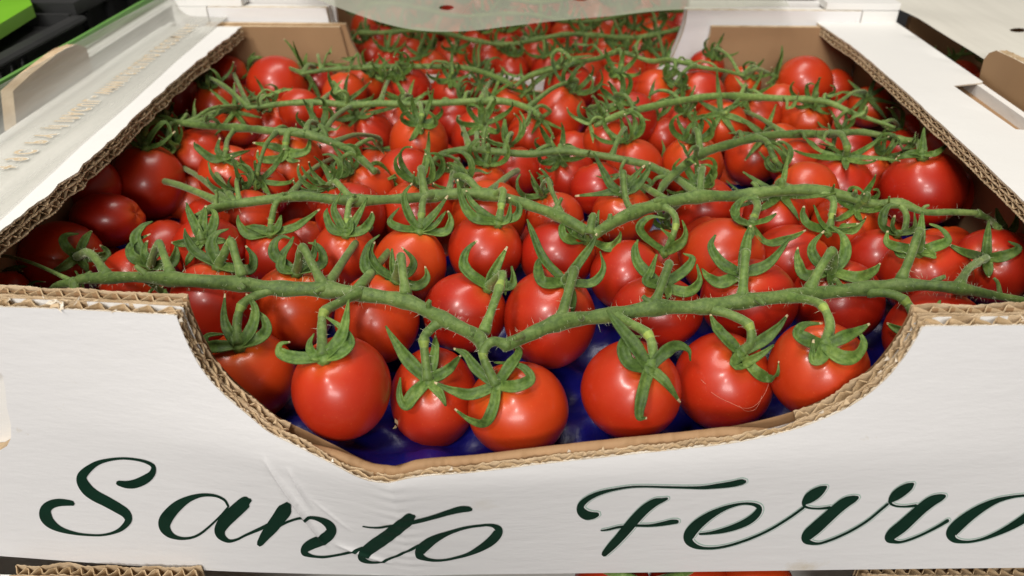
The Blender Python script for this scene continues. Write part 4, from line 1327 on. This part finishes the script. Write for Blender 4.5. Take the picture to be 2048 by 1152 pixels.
for i, (u, v, w, asp, hu, hv, tk, ped, sep) in enumerate(TOM):
    root = TRUSS[tk]
    hi = w > 90
    if hu is None:
        hub = TP[i] + unit(np.array([rng.normal(0, .3), 0.5, 0.9])) * TR[i] * 0.94
    else:
        grow = 0.97
        dd = surf_depth(i, hu, hv, grow)
        hub = at_d(hu, hv, dd)
        # keep the calyx on the fruit
        vec = hub - TP[i]
        hub = TP[i] + unit(vec) * min(np.linalg.norm(vec), TR[i] * 1.0) if np.linalg.norm(vec) < TR[i] * 1.25 else TP[i] + unit(vec) * TR[i] * 0.97
        if sep:
            # measured calyx: keep it exactly where it is seen
            hub = at_d(hu, hv, depth(hub))
    axis = unit(hub - TP[i])
    to = tomato_mesh(i, axis, asp, 'tomato', root, hi)
    hubp = TP[i] + axis * np.linalg.norm(hub - TP[i]) * 0.93
    if hu is not None or sep is None:
        mb = MB()
        # fleshy middle of the calyx
        sc = TR[i]
        hc = hub + axis * 0.02
        tube(mb, [hubp - axis * 0.05, hc, hc + axis * 0.12 * 1.0, hc + axis * 0.2], [0.30 * sc / 2.1, 0.34 * sc / 2.1, 0.27 * sc / 2.1, 0.12 * sc / 2.1], 9)
        if sep:
            for pl in sep:
                pts = [hub + axis * 0.05]
                dh = depth(hub)
                m = len(pl)
                L = sum(math.hypot(a[0] - b[0], a[1] - b[1]) for a, b in zip([(hu, hv)] + list(pl[:-1]), pl))
                s = 0
                pu, pv = hu, hv
                for (a, b) in pl:
                    s += math.hypot(a - pu, b - pv); pu, pv = a, b
                    f = s / L
                    dsf = surf_depth(i, a, b, 1.06)
                    h = hit_depth(a, b, 1.05)
                    tgt = dh * (1 - 0.6 * f) + dsf * 0.6 * f
                    tgt = min(tgt, dsf) - 0.12 - 0.30 * f
                    if h is not None:
                        tgt = min(tgt, h - 0.05)
                    tgt = max(tgt, dh - 2.6)
                    pts.append(at_d(a, b, tgt))
                sepal(mb, pts, TP[i], (0.46 if w > 120 else 0.41) * (0.85 + 0.3 * rng.random()) * (1.05 if L > 70 else .9))
        else:
            for pts in auto_sepals(i, hub, axis, 100 + i):
                sepal(mb, pts, TP[i], 0.36 * TR[i] / 2.1 * (0.85 + 0.3 * rng.random()))
        leafy(mb, to, hub)
        # stalk from the stem to the calyx
        mb = MB()
        if ped:
            dn = arm_depth_at(tk, *ped[0])
            dh = depth(hub)
            pts = [at_d(ped[0][0], ped[0][1], dn)]
            m = len(ped)
            for q, (a, b) in enumerate(ped[1:], 1):
                f = q / m
                tgt = dn * (1 - f) + dh * f - 0.25 * math.sin(math.pi * f)
                h = hit_depth(a, b, 1.02)
                if h is not None:
                    tgt = min(tgt, h - 0.2)
                pts.append(at_d(a, b, tgt))
            pts.append(hub + axis * 0.12)
            kn = 2 if m >= 3 else 1
        else:
            dd, q, r = nearest_on(tk, hub)
            k1 = hub + axis * 0.75 + np.array([rng.normal(0, .15), rng.normal(0, .15), 0.1])
            mid = q * 0.5 + k1 * 0.5 + np.array([0, 0, 0.35]) - FW * 0.2
            pts = [q, mid, k1, hub + axis * 0.3, hub + axis * 0.05]
            kn = 2
        c = catmull(pts, 6)
        n = len(c)
        s = np.linspace(0, 1, n)
        pr = (0.20 if w > 120 else 0.165) * (TR[i] / 2.1)
        ks = kn / (len(pts) - 1)
        rad = pr * (1 + 0.5 * np.exp(-(s / 0.09) ** 2) + 0.22 * np.exp(-((s - ks) / 0.05) ** 2) - 0.14 * np.exp(-((s - ks - .07) / 0.05) ** 2) + 0.25 * np.exp(-((1 - s) / 0.12) ** 2)) * (1 + 0.10 * np.array([noise.noise((x * 7, i * 1.7, 0)) for x in s]))
        kr = int(round(ks * (n - 1)))
        tube(mb, c, rad, 9, 0, True, 0.06, (kr, kr + (1 if w > 120 else 0)))
        po = mk('stalk', mb.v, mb.f, [M['stem'], M['knuckle']], to, hub, True, mb.m)
        if tk in NEAR and ped:
            hairs(HAIR[tk], c, rad, 10)
    if tk in NEAR and v > 600:
        pass

for k in ARMS:
    c0 = ARM3[k][0][0][-1]
    mk('stem', STEMMB[k].v, STEMMB[k].f, [M['stem'], M['straw']], TRUSS[k], c0, True, STEMMB[k].m)
    if k in NEAR:
        for c, r in ARM3[k]:
            hairs(HAIR[k], c, r, 17 if k == 'A' else 9)
        o = mk('stem_hair', HAIR[k].v, HAIR[k].f, M['hair'], TRUSS[k], c0, False)
        tag(o, kind='stuff')

for j, (u, v, w, asp, lab) in enumerate(LOOSE):
    i = len(TOM) + j
    ax = unit(RT * 0.9 + UP * 0.25 - FW * 0.1) if j == 0 else unit(np.array([-.2, .5, .6]))
    o = tomato_mesh(i, ax, asp, 'tomato', None, True)
    tag(o, lab, 'tomato', 'loose tomatoes at the sides of the box')
    if j == 0:
        mb = MB()
        cpos = at_d(240, 432, surf_depth(i, 240, 432, 1.0))
        nrm = unit(cpos - TP[i])
        for q in range(3):
            a = unit(np.cross(nrm, rng.normal(0, 1, 3)))
            tube(mb, [cpos + nrm * 0.0 - a * 0.14, cpos + nrm * 0.03, cpos + a * 0.16], [0.02, 0.045, 0.02], 6)
        mk('blossom_scar', mb.v, mb.f, M['scar'], o, TP[i], True)

# a fine scratch on the skin of one front tomato
i = next(q for q, t in enumerate(TOM) if t[0] == 1446)
for pl in ([(1402, 759), (1408, 765), (1412, 768)], [(1422, 784), (1440, 796), (1462, 806), (1482, 815), (1500, 816), (1516, 806), (1530, 786), (1538, 766)], [(1478, 812), (1492, 822), (1508, 820), (1518, 808), (1524, 792)]):
    mb = MB()
    c = catmull([at_d(u, v, surf_depth(i, u, v, 1.0) - 0.05) for u, v in pl], 5)
    tube(mb, c, np.full(len(c), 0.008), 5)
    to = [o for o in TRUSS['A'].children if o.name.startswith('tomato')]
    to = min(to, key=lambda o: np.linalg.norm(np.array(o['_w']) - TP[i]))
    mk('scratch', mb.v, mb.f, M['scratch'], to, TP[i], True)
# ------------------------------------------------------------------ a truss built where it stands (boxes behind, beside and below)
def tomato_at(P, R, axis, parent, res=14):
    a = unit(axis); b = unit(np.cross(a, (0.3, 0.9, 0.1))); c = np.cross(a, b)
    ns, nr = res + 6, res
    V, F, A = [], [], []
    sd = rng.random() * 50
    for k in range(nr + 1):
        th = math.pi * k / nr
        dim = 0.13 * math.exp(-(th / 0.24) ** 2)
        for s in range(ns):
            ph = 2 * math.pi * s / ns
            dv = a * math.cos(th) * (1.03 - dim) + (b * math.cos(ph) + c * math.sin(ph)) * math.sin(th)
            V.append(P + dv * R * (1 + 0.03 * noise.noise((dv[0] + sd, dv[1], dv[2]))))
            A.append(0.7 * math.exp(-(th / 0.55) ** 2))
    for k in range(nr):
        for s in range(ns):
            s2 = (s + 1) % ns
            F.append((k * ns + s, (k + 1) * ns + s, (k + 1) * ns + s2, k * ns + s2))
    return mk('tomato', V, F, M['tomato'], parent, P, True, None, A)


def claw_calyx(P, R, axis, parent, top=99.0):
    a = unit(axis); b = unit(np.cross(a, (0.3, 0.9, 0.1))); c = np.cross(a, b)
    hub = P + a * R * 0.9
    mb = MB()
    tube(mb, [hub, hub + a * .2], [0.3, 0.2], 7)
    n = 6
    p0 = rng.random() * 6
    for k in range(n):
        ph = p0 + 6.283 * k / n
        rd = b * math.cos(ph) + c * math.sin(ph)
        al, en = 1.5, rng.uniform(-1.6, 0.7)
        L = R * rng.uniform(0.95, 1.5)
        p = hub + a * .08
        pts = [p]
        for s in range(5):
            an = al + (en - al) * ((s + .5) / 5) ** 1.3
            p = p + (a * math.cos(an) + rd * math.sin(an)) * L / 5
            p = np.array([p[0], p[1], min(p[2], top)])
            pts.append(p)
        sepal(mb, pts, P, 0.32)
    leafy(mb, parent, hub)
    return hub


def truss(spine, fruit, label, group, rad=0.34, top=99.0):
    """spine: points of the stem; fruit: (centre, radius, axis)"""
    root = thing('tomato_truss', spine[len(spine) // 2], label, 'tomato truss', group)
    c = catmull(spine, 6)
    mb = MB()
    tube(mb, c, np.full(len(c), rad) * (1 + 0.2 * np.sin(np.arange(len(c)) * 1.1)), 8, 0, True, .08)
    mk('stem', mb.v, mb.f, M['stem'], root, spine[0], True)
    for P, R, ax in fruit:
        P = np.asarray(P, float)
        t = tomato_at(P, R, ax, root)
        hub = claw_calyx(P, R, ax, t, top)
        j = int(np.argmin(np.linalg.norm(c - hub, axis=1)))
        a = unit(ax)
        cc = catmull([c[j], (c[j] + hub) / 2 + np.array([0, 0, .4]), hub + a * .7, hub + a * .05], 5)
        mb = MB()
        tube(mb, cc, np.full(len(cc), 0.15), 7)
        mk('stalk', mb.v, mb.f, M['stem'], t, hub, True)
    return root


# ------------------------------------------------------------------ the same box behind
YR, ZR = 42.5, 1.0
rear = thing('tomato_box', (0, 62, ZR), 'second white cardboard box of tomatoes standing directly behind the lettered one, under milky film', 'cardboard box')
RL = (0, 62, ZR)
zr = H + ZR - 0.1
rlx = [(652, 20), (658, 45), (672, 80), (700, 118), (740, 146)]
rrx = [(1336, 140), (1342, 124), (1356, 92), (1366, 66), (1372, 44), (1375, 20)]
lp = [(at_y(u, v, YR)[0], at_y(u, v, YR)[2]) for u, v in rlx]
rp = [(at_y(u, v, YR)[0], at_y(u, v, YR)[2]) for u, v in rrx]
lp[0] = (lp[0][0], zr); rp[-1] = (rp[-1][0], zr)
poly = [(-27.3, ZR), (-27.3, zr)] + lp + [(lp[-1][0] + 2, 10.1), (rp[0][0] - 2, 10.1)] + rp + [(27.3, zr), (27.3, ZR)]
plate('front_panel', poly, [], 1.5, lambda x, z: (x, YR, z), lambda x, z: (x, YR + 0.6, z), [M['white'], M['kraft'], M['torn']], rear, RL)
poly2 = [(x, z - 0.12 if z > zr - .2 else z) for x, z in poly]
plate('inner_board', poly2, [], 1.5, lambda x, z: (x, YR + 0.95, z), lambda x, z: (x, YR + 1.6, z), [M['white_clean'], M['kraft'], M['white_clean']], rear, RL)
for a, b, zz in ((-27.3, lp[0][0] + 0.3, zr + .25), (rp[-1][0] + 0.5, 27.3, zr + .2)):
    mb = MB()
    boxmesh(mb, a, b, YR + 2.1, YR + 2.7, H - 3, zz)
    mk('folded_flap', mb.v, mb.f, M['white_clean'], rear, RL, False)
for sx in (-1, 1):
    mb = MB()
    a, b = sorted((sx * 24.4, sx * 30.4))
    boxmesh(mb, a, b, YR + 0.2, YR + 41, zr + .05, zr + 0.6)
    mk('flange', mb.v, mb.f, M['white_clean'], rear, RL, False)
    mb = MB()
    a, b = sorted((sx * 27.4, sx * 30.3))
    boxmesh(mb, a, b, YR + 0.02, YR + 41, ZR, zr)
    mk('side_wall', mb.v, mb.f, M['white_clean'], rear, RL, False)
mb = MB()
boxmesh(mb, -27.3, 27.3, YR + 1.7, YR + 41, ZR, ZR + 0.3)
mk('bottom', mb.v, mb.f, M['kraft'], rear, RL, False)
mb = MB()
boxmesh(mb, -27.3, 27.3, YR + 41.1, YR + 41.7, ZR, zr)
mk('back_wall', mb.v, mb.f, M['kraft'], rear, RL, False)

RT_LABEL = ['front truss in the box behind, right against the low notch', 'second truss in the box behind, its stem rising to the right',
            'third truss in the box behind, partly under the milky film', 'fourth truss in the box behind, mostly under the milky film',
            'farthest truss in the box behind, wholly under the milky film']
for q in range(5):
    fruit = []
    for e in range(2):
        y = 45.9 + q * 5.6 + e * 2.9
        for x in np.arange(-16.5 + 1.8 * e, 18, 3.55):
            P = (x + rng.normal(0, .35), y + rng.normal(0, .3), H - 5.6 + (y - 46) * .085 + rng.normal(0, .35))
            fruit.append((P, rng.uniform(1.6, 1.95), (rng.normal(0, .4), rng.normal(-0.25, .35), 0.9)))
    y = 45.9 + q * 5.6 + 1.4
    zz = H - 3.0 + (y - 46) * .085
    w0 = 2.2 if q % 2 else -1.5
    sp = [(x, y - 0.9 + 0.10 * abs(x - w0), zz + 0.35 * math.sin(x * 0.5 + q * 2) + 0.045 * abs(x - w0)) for x in np.linspace(-16, 17, 13)]
    truss(sp, fruit, RT_LABEL[q], 'trusses in the box behind', 0.22)

# ------------------------------------------------------------------ film over the box behind
ZF = H + 2.1


def film(name, edge_px, far, holes_px, z, mat, label, bulgef, step=1.0, loc=None):
    pts = [at_z(u, v, z) for u, v in edge_px]
    poly = [(p[0], p[1]) for p in catmull(pts, 5)] + far
    holes = []
    for u, v, ru, rv in holes_px:
        holes.append([(p[0], p[1]) for p in [at_z(u + ru * math.cos(a), v + rv * math.sin(a), z) for a in np.linspace(0, 6.283, 17)[:-1]]])
    Pp, T = sheet2d(poly, holes, step)
    return mk(name, [(x, y, z + bulgef(x, y)) for x, y in Pp], T, mat, None, loc or (0, 60, z), True)


fo = film('plastic_film', [(560, -25), (610, -12), (648, 4), (700, 24), (760, 44), (815, 58), (865, 64), (930, 62), (1000, 54), (1100, 44), (1200, 34), (1300, 24), (1390, 16), (1480, 14), (1580, 13)],
          [(26, 84), (-26, 84)], [(893, 14, 15, 5.5), (1160, -2, 15, 4.5)], ZF, M['film_rear'],
          '', lambda x, y: 0.10 * noise.noise((x * .2, y * .2, 3)) - 0.9 * math.exp(-((x + 4) / 9) ** 2) * math.exp(-((y - 54) / 9) ** 2) * 0.5, 1.2)
tag(fo, 'milky plastic sheet with small punched holes sagging over the tomatoes of the box behind', 'plastic film')

# ------------------------------------------------------------------ box on the right
rb = thing('tomato_box', (62, 20, 0), 'white box beside the right flange, its tomatoes seen through a narrow dark gap', 'cardboard box')
RB = (62, 20, 0)
mb = MB()
boxmesh(mb, 31.8, 32.3, 0.0, 41.5, 0, 9.0)
boxmesh(mb, 31.8, 92, 43.2, 43.9, 0, H + 0.2)
boxmesh(mb, 31.8, 92, 0.0, 43.1, 0, 0.4)
boxmesh(mb, 91.5, 92, 0.0, 43.1, 0.4, H)
mk('kraft_walls', mb.v, mb.f, M['kraft'], rb, RB, False)
mb = MB()
boxmesh(mb, 31.8, 92, -0.4, -0.02, 0, H)
mk('front_panel', mb.v, mb.f, M['white'], rb, RB, False)
fruit = []
for y in np.arange(8, 41, 3.7):
    for x in (34.4, 38.4, 42.4):
        fruit.append(((x + rng.normal(0, .3), y + rng.normal(0, .3), H - 3.6 + rng.normal(0, .2)), rng.uniform(1.8, 2.0), (rng.normal(0, .4), rng.normal(0, .3), .9)))
truss([(35.5, 5, H - 1.2), (36.0, 14, H - 1.0), (35.4, 22, H - 1.2), (36.2, 30, H - 1.0), (35.2, 35, H - 1.1), (35.8, 40, H - 1.3)], fruit,
      'truss glimpsed in the dark gap between the right flange and the white film', None, 0.34, H + 0.45)
fr = film('plastic_film', [(1700, -30), (1745, -12), (1790, 13), (1850, 48), (1910, 83), (1967, 117), (2060, 172), (2180, 245)],
          [(95, 0), (95, 60), (34, 60)], [(2036, 61, 17, 4)], H + 1.0, M['film_right'], '',
          lambda x, y: 0.2 * noise.noise((x * .15, y * .15, 9)) + 0.05 * noise.noise((x * .6, y * .3, 2)), 1.5, (62, 20, H))
tag(fr, 'opaque white plastic sheet with a punched hole stretched over the box at the right', 'plastic film')

# ------------------------------------------------------------------ printed film over the left flange
def edge_x(px, x):
    return [at_x(u, v, x) for u, v in px]


low = [at_z(u, v, H + 0.25) for u, v in [(-190, 590), (-80, 500), (88, 350), (180, 266), (270, 190), (350, 118), (420, 58), (450, 34), (480, 6)]]
low = catmull(low, 10)
XT = -30.15
upp = catmull(edge_x([(-120, 236), (-60, 203), (0, 170), (60, 137), (120, 103), (180, 70), (250, 32), (310, 0), (350, -22)], XT), 10)
nseg = len(low)
ly = np.linspace(0, 1, nseg)
V, F = [], []
for i in range(nseg):
    y = low[i][1]
    z = np.interp(y, [p[1] for p in upp], [p[2] for p in upp])
    wv = lambda a, b: noise.noise((a, y * 0.12, b))
    prof = [(low[i][0], H + 0.12), (low[i][0] - 0.7, H + 0.11), (-28.4, H + 0.11), (-29.2, H + 0.22 + 0.1 * wv(4, 1)),
            (-29.7, H + 0.7 + 0.2 * wv(4, 1)), (-30.0, H + 1.2), (-30.12 + .10 * wv(7, 5), H * .5 + 0.6 + z * .5), (-30.05 + .12 * wv(9, 4), 0.2 * H + 0.24 + 0.8 * z), (XT, z)]
    if prof[0][0] < prof[2][0]:
        prof[2] = (prof[1][0] - .3, prof[2][1])
    V += [(a, y, b) for a, b in prof]
m = 9
F = [(i * m + k, i * m + k + 1, (i + 1) * m + k + 1, (i + 1) * m + k) for i in range(nseg - 1) for k in range(m - 1)]
lf = mk('plastic_film', V, F, M['film_left'], None, (-29, 20, H), True)
sub = lf.modifiers.new('smooth', 'SUBSURF'); sub.levels = 1; sub.render_levels = 1
tag(lf, 'clear plastic film with mirrored beige print, draped over the left flange and its brown tab', 'plastic film')
# the print is seen from its back: outlined letters running along the film
TXT = [('+', 14, 334), ('9', 32, 318), ('C', 49, 304), ('P', 72, 284), ('Y', 88, 271), ('I', 100, 256), ('I', 116, 252), ('I', 126, 242), ('0', 138, 236), ('A', 148, 228),
       ('C', 160, 219), ('U', 173, 209), ('L', 183, 201), ('-', 194, 193), ('W', 208, 183), ('W', 219, 175), ('W', 230, 166), ('I', 239, 158), ('L', 245, 153), ('S', 255, 147), ('I', 262, 142), ('C', 270, 136),
       ('I', 277, 130), ('L', 282, 126), ('I', 287, 122), ('A', 294, 118), ('O', 302, 111), ('S', 313, 102), ('G', 322, 95), ('C', 333, 88), ('O', 342, 81), ('M', 351, 74), ('I', 360, 67), ('T', 367, 62), ('A', 376, 56), ('L', 384, 50)]


def letter(ch, u, v, size, lift, bold):
    cu = bpy.data.curves.new('t', 'FONT')
    cu.body = ch
    cu.size = size * CM
    cu.align_x = 'CENTER'
    cu.offset = bold * CM
    to = bpy.data.objects.new('t', cu)
    col.objects.link(to)
    dg = bpy.context.evaluated_depsgraph_get()
    me = bpy.data.meshes.new_from_object(to.evaluated_get(dg))
    bpy.data.objects.remove(to)
    p = at_z(u, v, H + 0.125 + lift)
    vs = [np.array(w.co) / CM for w in me.vertices]
    fs = [tuple(f.vertices) for f in me.polygons]
    bpy.data.meshes.remove(me)
    return p, vs, fs


mb = MB()
for ch, u, v in TXT:
    for lift, grow, mi in ((0.0, 0.12, 1), (0.006, 0.035, 0)):
        p, vs, fs = letter(ch, u, v, 1.65, lift, grow)
        w = [(-x[0] * 0.62, x[1] - 0.7) for x in vs]
        # baseline along the film, tops towards the box edge, mirrored
        vv = [(p[0] + 0.15 + b * 0.95 - a * 0.15, p[1] - a * 0.85, p[2]) for a, b in w]
        k = len(mb.v)
        mb.add(vv, fs, mi)
o = mk('printed_lettering', mb.v, mb.f, [M['film_ink'], M['film_ink_edge']], lf, (-29, 20, H), False, mb.m)

# ------------------------------------------------------------------ black crates with a lime card at the far left
XC = -36.0
r1 = edge_x([(-60, 153), (0, 121), (75, 76), (135, 36), (151, 18)], XC)
zc1 = float(np.mean([p[2] for p in r1]))
ya, yb1 = r1[0][1] - 12, at_x(166, 60, XC)[1]
crate = thing('plastic_crate', (XC - 20, (ya + yb1) / 2, 0), 'nearer black plastic crate with slotted side at the far left, under the lime green card', 'plastic crate')
CL = (XC - 20, (ya + yb1) / 2, 0)
holes = []
for u, v in [(6, 152), (28, 137), (49, 124)]:
    holes.append([(p[1], p[2]) for p in [at_x(u + 8 * math.cos(a), v + 14 * math.sin(a), XC) for a in np.linspace(0, 6.283, 15)[:-1]]])
poly = [(ya, 0), (ya, zc1 - 0.6), (yb1, zc1 - 0.6), (yb1, 0)]
plate('side_wall', poly, holes, 3.0, lambda y, z: (XC, y, z), lambda y, z: (XC - 0.5, y, z), [M['crate']] * 3, crate, CL)
mb = MB()
boxmesh(mb, XC - 0.6, XC + 0.7, ya, yb1, zc1 - 0.55, zc1)
mk('rim', mb.v, mb.f, M['crate'], crate, CL, False).modifiers.new('b', 'BEVEL').width = 0.002
mb = MB()
boxmesh(mb, XC - 40, XC - 0.7, ya, yb1 - 0.5, zc1 - 1.2, zc1 - 0.8)
boxmesh(mb, XC - 40, XC - 0.55, yb1 - 0.45, yb1 - 0.02, 0, zc1 + .1)
boxmesh(mb, XC - 40, XC - 0.55, ya, yb1 - 0.5, 0, 0.5)
mk('lid', mb.v, mb.f, M['crate'], crate, CL, False)
r2 = edge_x([(168, 60), (300, -10)], XC - 1)
yb2 = at_x(330, -10, XC - 1)[1] + 40
crate2 = thing('plastic_crate', (XC - 20, yb1 + 20, 0), 'farther black plastic crate behind the slotted one, left of the milky film', 'plastic crate')
C2 = (XC - 20, yb1 + 20, 0)
mb = MB()
boxmesh(mb, XC - 41, XC - 1.2, yb1 + 1.0, yb2, 0, zc1 - 0.3)
mk('body', mb.v, mb.f, M['crate'], crate2, C2, False)
mb = MB()
boxmesh(mb, XC - 41.5, XC - 0.6, yb1 + 0.8, yb2 + .3, zc1 - 0.28, zc1 + 0.7)
for j in range(9):
    boxmesh(mb, XC - 1.18, XC - 0.8, yb1 + 2.5 + 4 * j, yb1 + 3.2 + 4 * j, 0.2, zc1 - 0.5)
mk('ribbed_rim', mb.v, mb.f, M['crate'], crate2, C2, False)

zl = zc1 + 0.15
pl = [at_z(u, v, zl) for u, v in [(-90, -60), (30, -60), (54, -20), (56, 0), (72, 33), (0, 79), (-100, 140)]]
polyl = [(p[0], p[1]) for p in pl]
pl2 = [(x, y) for x, y in polyl]
card = thing('price_card', (pl[4][0] - 6, pl[4][1], zl), 'lime green card lying on the nearer black crate', 'card')
KL = (pl[4][0] - 6, pl[4][1], zl)
plate('card_face', pl2, [], 0, lambda x, y: (x, y, zl + 0.9), lambda x, y: (x, y, zl), [M['lime'], M['lime'], M['limelite']], card, KL)

# white box of the stack at the left, its edge glimpsed through the film
lb = thing('cardboard_box', (-32, 30, 0), 'grey white board edge of a box at the left, seen only through the clear film', 'cardboard box')
for n_, (a, b, z0, z1) in (('side_panel', (-31.7, -31.3, 0, H + 0.5)), ('top_flap', (-33.6, -31.72, H + 0.3, H + 0.5))):
    mb = MB()
    boxmesh(mb, a, b, 28.6, 60, z0, z1)
    mk(n_, mb.v, mb.f, M['white_clean'], lb, (-32, 30, 0), False)

# green card strip between the film and the crate
st = edge_x([(-40, 204), (0, 181), (112, 118), (160, 92), (310, 6), (340, -10)], -32.4)
st2 = edge_x([(-40, 186), (0, 164), (112, 101), (160, 75), (310, -11), (340, -28)], -32.4)
V = []
for a, b in zip(st, st2):
    V += [(a[0], a[1], a[2] - 0.25), b, (b[0] - .3, b[1], b[2]), (a[0] - .3, a[1], a[2] - 0.25)]
F = []
for i in range(len(st) - 1):
    for k in range(4):
        F.append((4 * i + k, 4 * i + (k + 1) % 4, 4 * i + 4 + (k + 1) % 4, 4 * i + 4 + k))
gs = mk('green_strip', V, F, M['leafgreen'], None, (-32.4, 20, H), False)
tag(gs, 'narrow green card strip standing between the clear film and the black crates', 'card strip')

# ------------------------------------------------------------------ the box underneath
ub = thing('tomato_box', (0, 20, -H), 'lower white box carrying the lettered one, only its cut post tops showing below it', 'cardboard box')
UL = (0, 20, -H)
zu = -0.32
xl0, xl1 = at_z(38, 1122, zu)[0], at_z(398, 1144, zu)[0]
xr0, xr1 = at_z(1722, 1143, zu)[0], 30.4
yf = -1.15


def low_z(x):
    return zu


for a, b, yq in ((xl0, xl1, at_z(200, 1170, zu)[1]), (xr0, xr1, at_z(1850, 1166, zu)[1])):
    mb = MB()
    boxmesh(mb, a, b, yq, yq + 0.06, -9.5, zu)
    mk('front_panel', mb.v, mb.f, M['white'], ub, UL, False)
    cut_edge('corner_post_edge', [(x, yq + 0.05, zu - 0.01) for x in np.linspace(a, b, 20)], TH, lambda p, t: np.array((0, 0, -1.0)), [(0.04, 0.32), (0.42, 0.62)], ub, loc=UL, jit=0.05, wl=0.8, crush=0.4)
mb = MB()
boxmesh(mb, -30.4, 30.4, yf, yf + 0.5, -H, -9.55)
boxmesh(mb, -30.4, 30.4, yf + 0.5, 41, -H, -H + 0.3)
boxmesh(mb, -30.4, -29.9, yf + 0.5, 41, -H + 0.3, -0.2)
boxmesh(mb, 29.9, 30.4, yf + 0.5, 41, -H + 0.3, -0.2)
boxmesh(mb, -29.9, 29.9, 40.5, 41, -H + 0.3, -0.2)
boxmesh(mb, -30.4, xl0 - 0.12, yf - 0.15, yf + 0.4, -9.5, zu - 0.25)
mk('walls', mb.v, mb.f, M['white_clean'], ub, UL, False)
fruit = []
for x, s in ((4.6, 2.0), (8.6, 2.1), (12.0, 2.0)):
    fruit.append(((x, 1.05, -2.9), s, (0.2, 0.5, 0.7)))
truss([(1, 1.6, -1.0), (4, 0.6, -0.75), (6.4, -0.5, -0.6), (9.5, 1.2, -0.9), (13, 1.2, -1.0)], fruit,
      'truss in the lower box, a sliver of red under the word Ferro', None, 0.3)

# ------------------------------------------------------------------ what all the boxes stand on
mb = MB()
boxmesh(mb, -140, 140, -60, 160, -H - 1.2, -H - 0.05)
sh = mk('display_floor', mb.v, mb.f, M['floor'], None, (0, 20, -H - .05), False)
tag(sh, 'dark floor under the stacked boxes', 'floor', None, 'structure')
mb = MB()
boxmesh(mb, -140, 140, 158, 160, -H, 60)
bw = mk('back_wall', mb.v, mb.f, M['floor'], None, (0, 159, -H), False)
tag(bw, 'dark wall behind the boxes', 'wall', None, 'structure')
# supports under the raised boxes
mb = MB()
for a, b, c, dd, top in ((-30, 30, 43, 83, ZR - .02), (32, 92, 0, 43, -.02), (-77, -34, -40, 110, -.02)):
    boxmesh(mb, a, b, c, dd, -H, top)
su = mk('lower_stack', mb.v, mb.f, M['crate'], None, (0, 20, -H), False)
tag(su, 'dark stacked stock under the boxes at the back and sides', 'stack', None, 'structure')

# specks of dry leaf on the tray
mb = MB()
for u, v in ((780, 856), (788, 862), (796, 850)):
    p = at_z(u, v, 0)
    y = 2.0
    p = at_d(u, v, (hit_depth(u, v) or 36) + 0.3)
    a = rng.normal(0, .12, 3); b = rng.normal(0, .12, 3)
    mb.add([p, p + a, p + a + b, p + b], [(0, 1, 2, 3)])
dl = mk('dry_leaf', mb.v, mb.f, M['straw'], None, at_d(788, 856, 36), False)
tag(dl, 'crumbs of dry leaf on the blue tray between the front tomatoes', 'leaf', None, 'stuff')

for o in scn.objects:
    if '_w' in o:
        del o['_w']
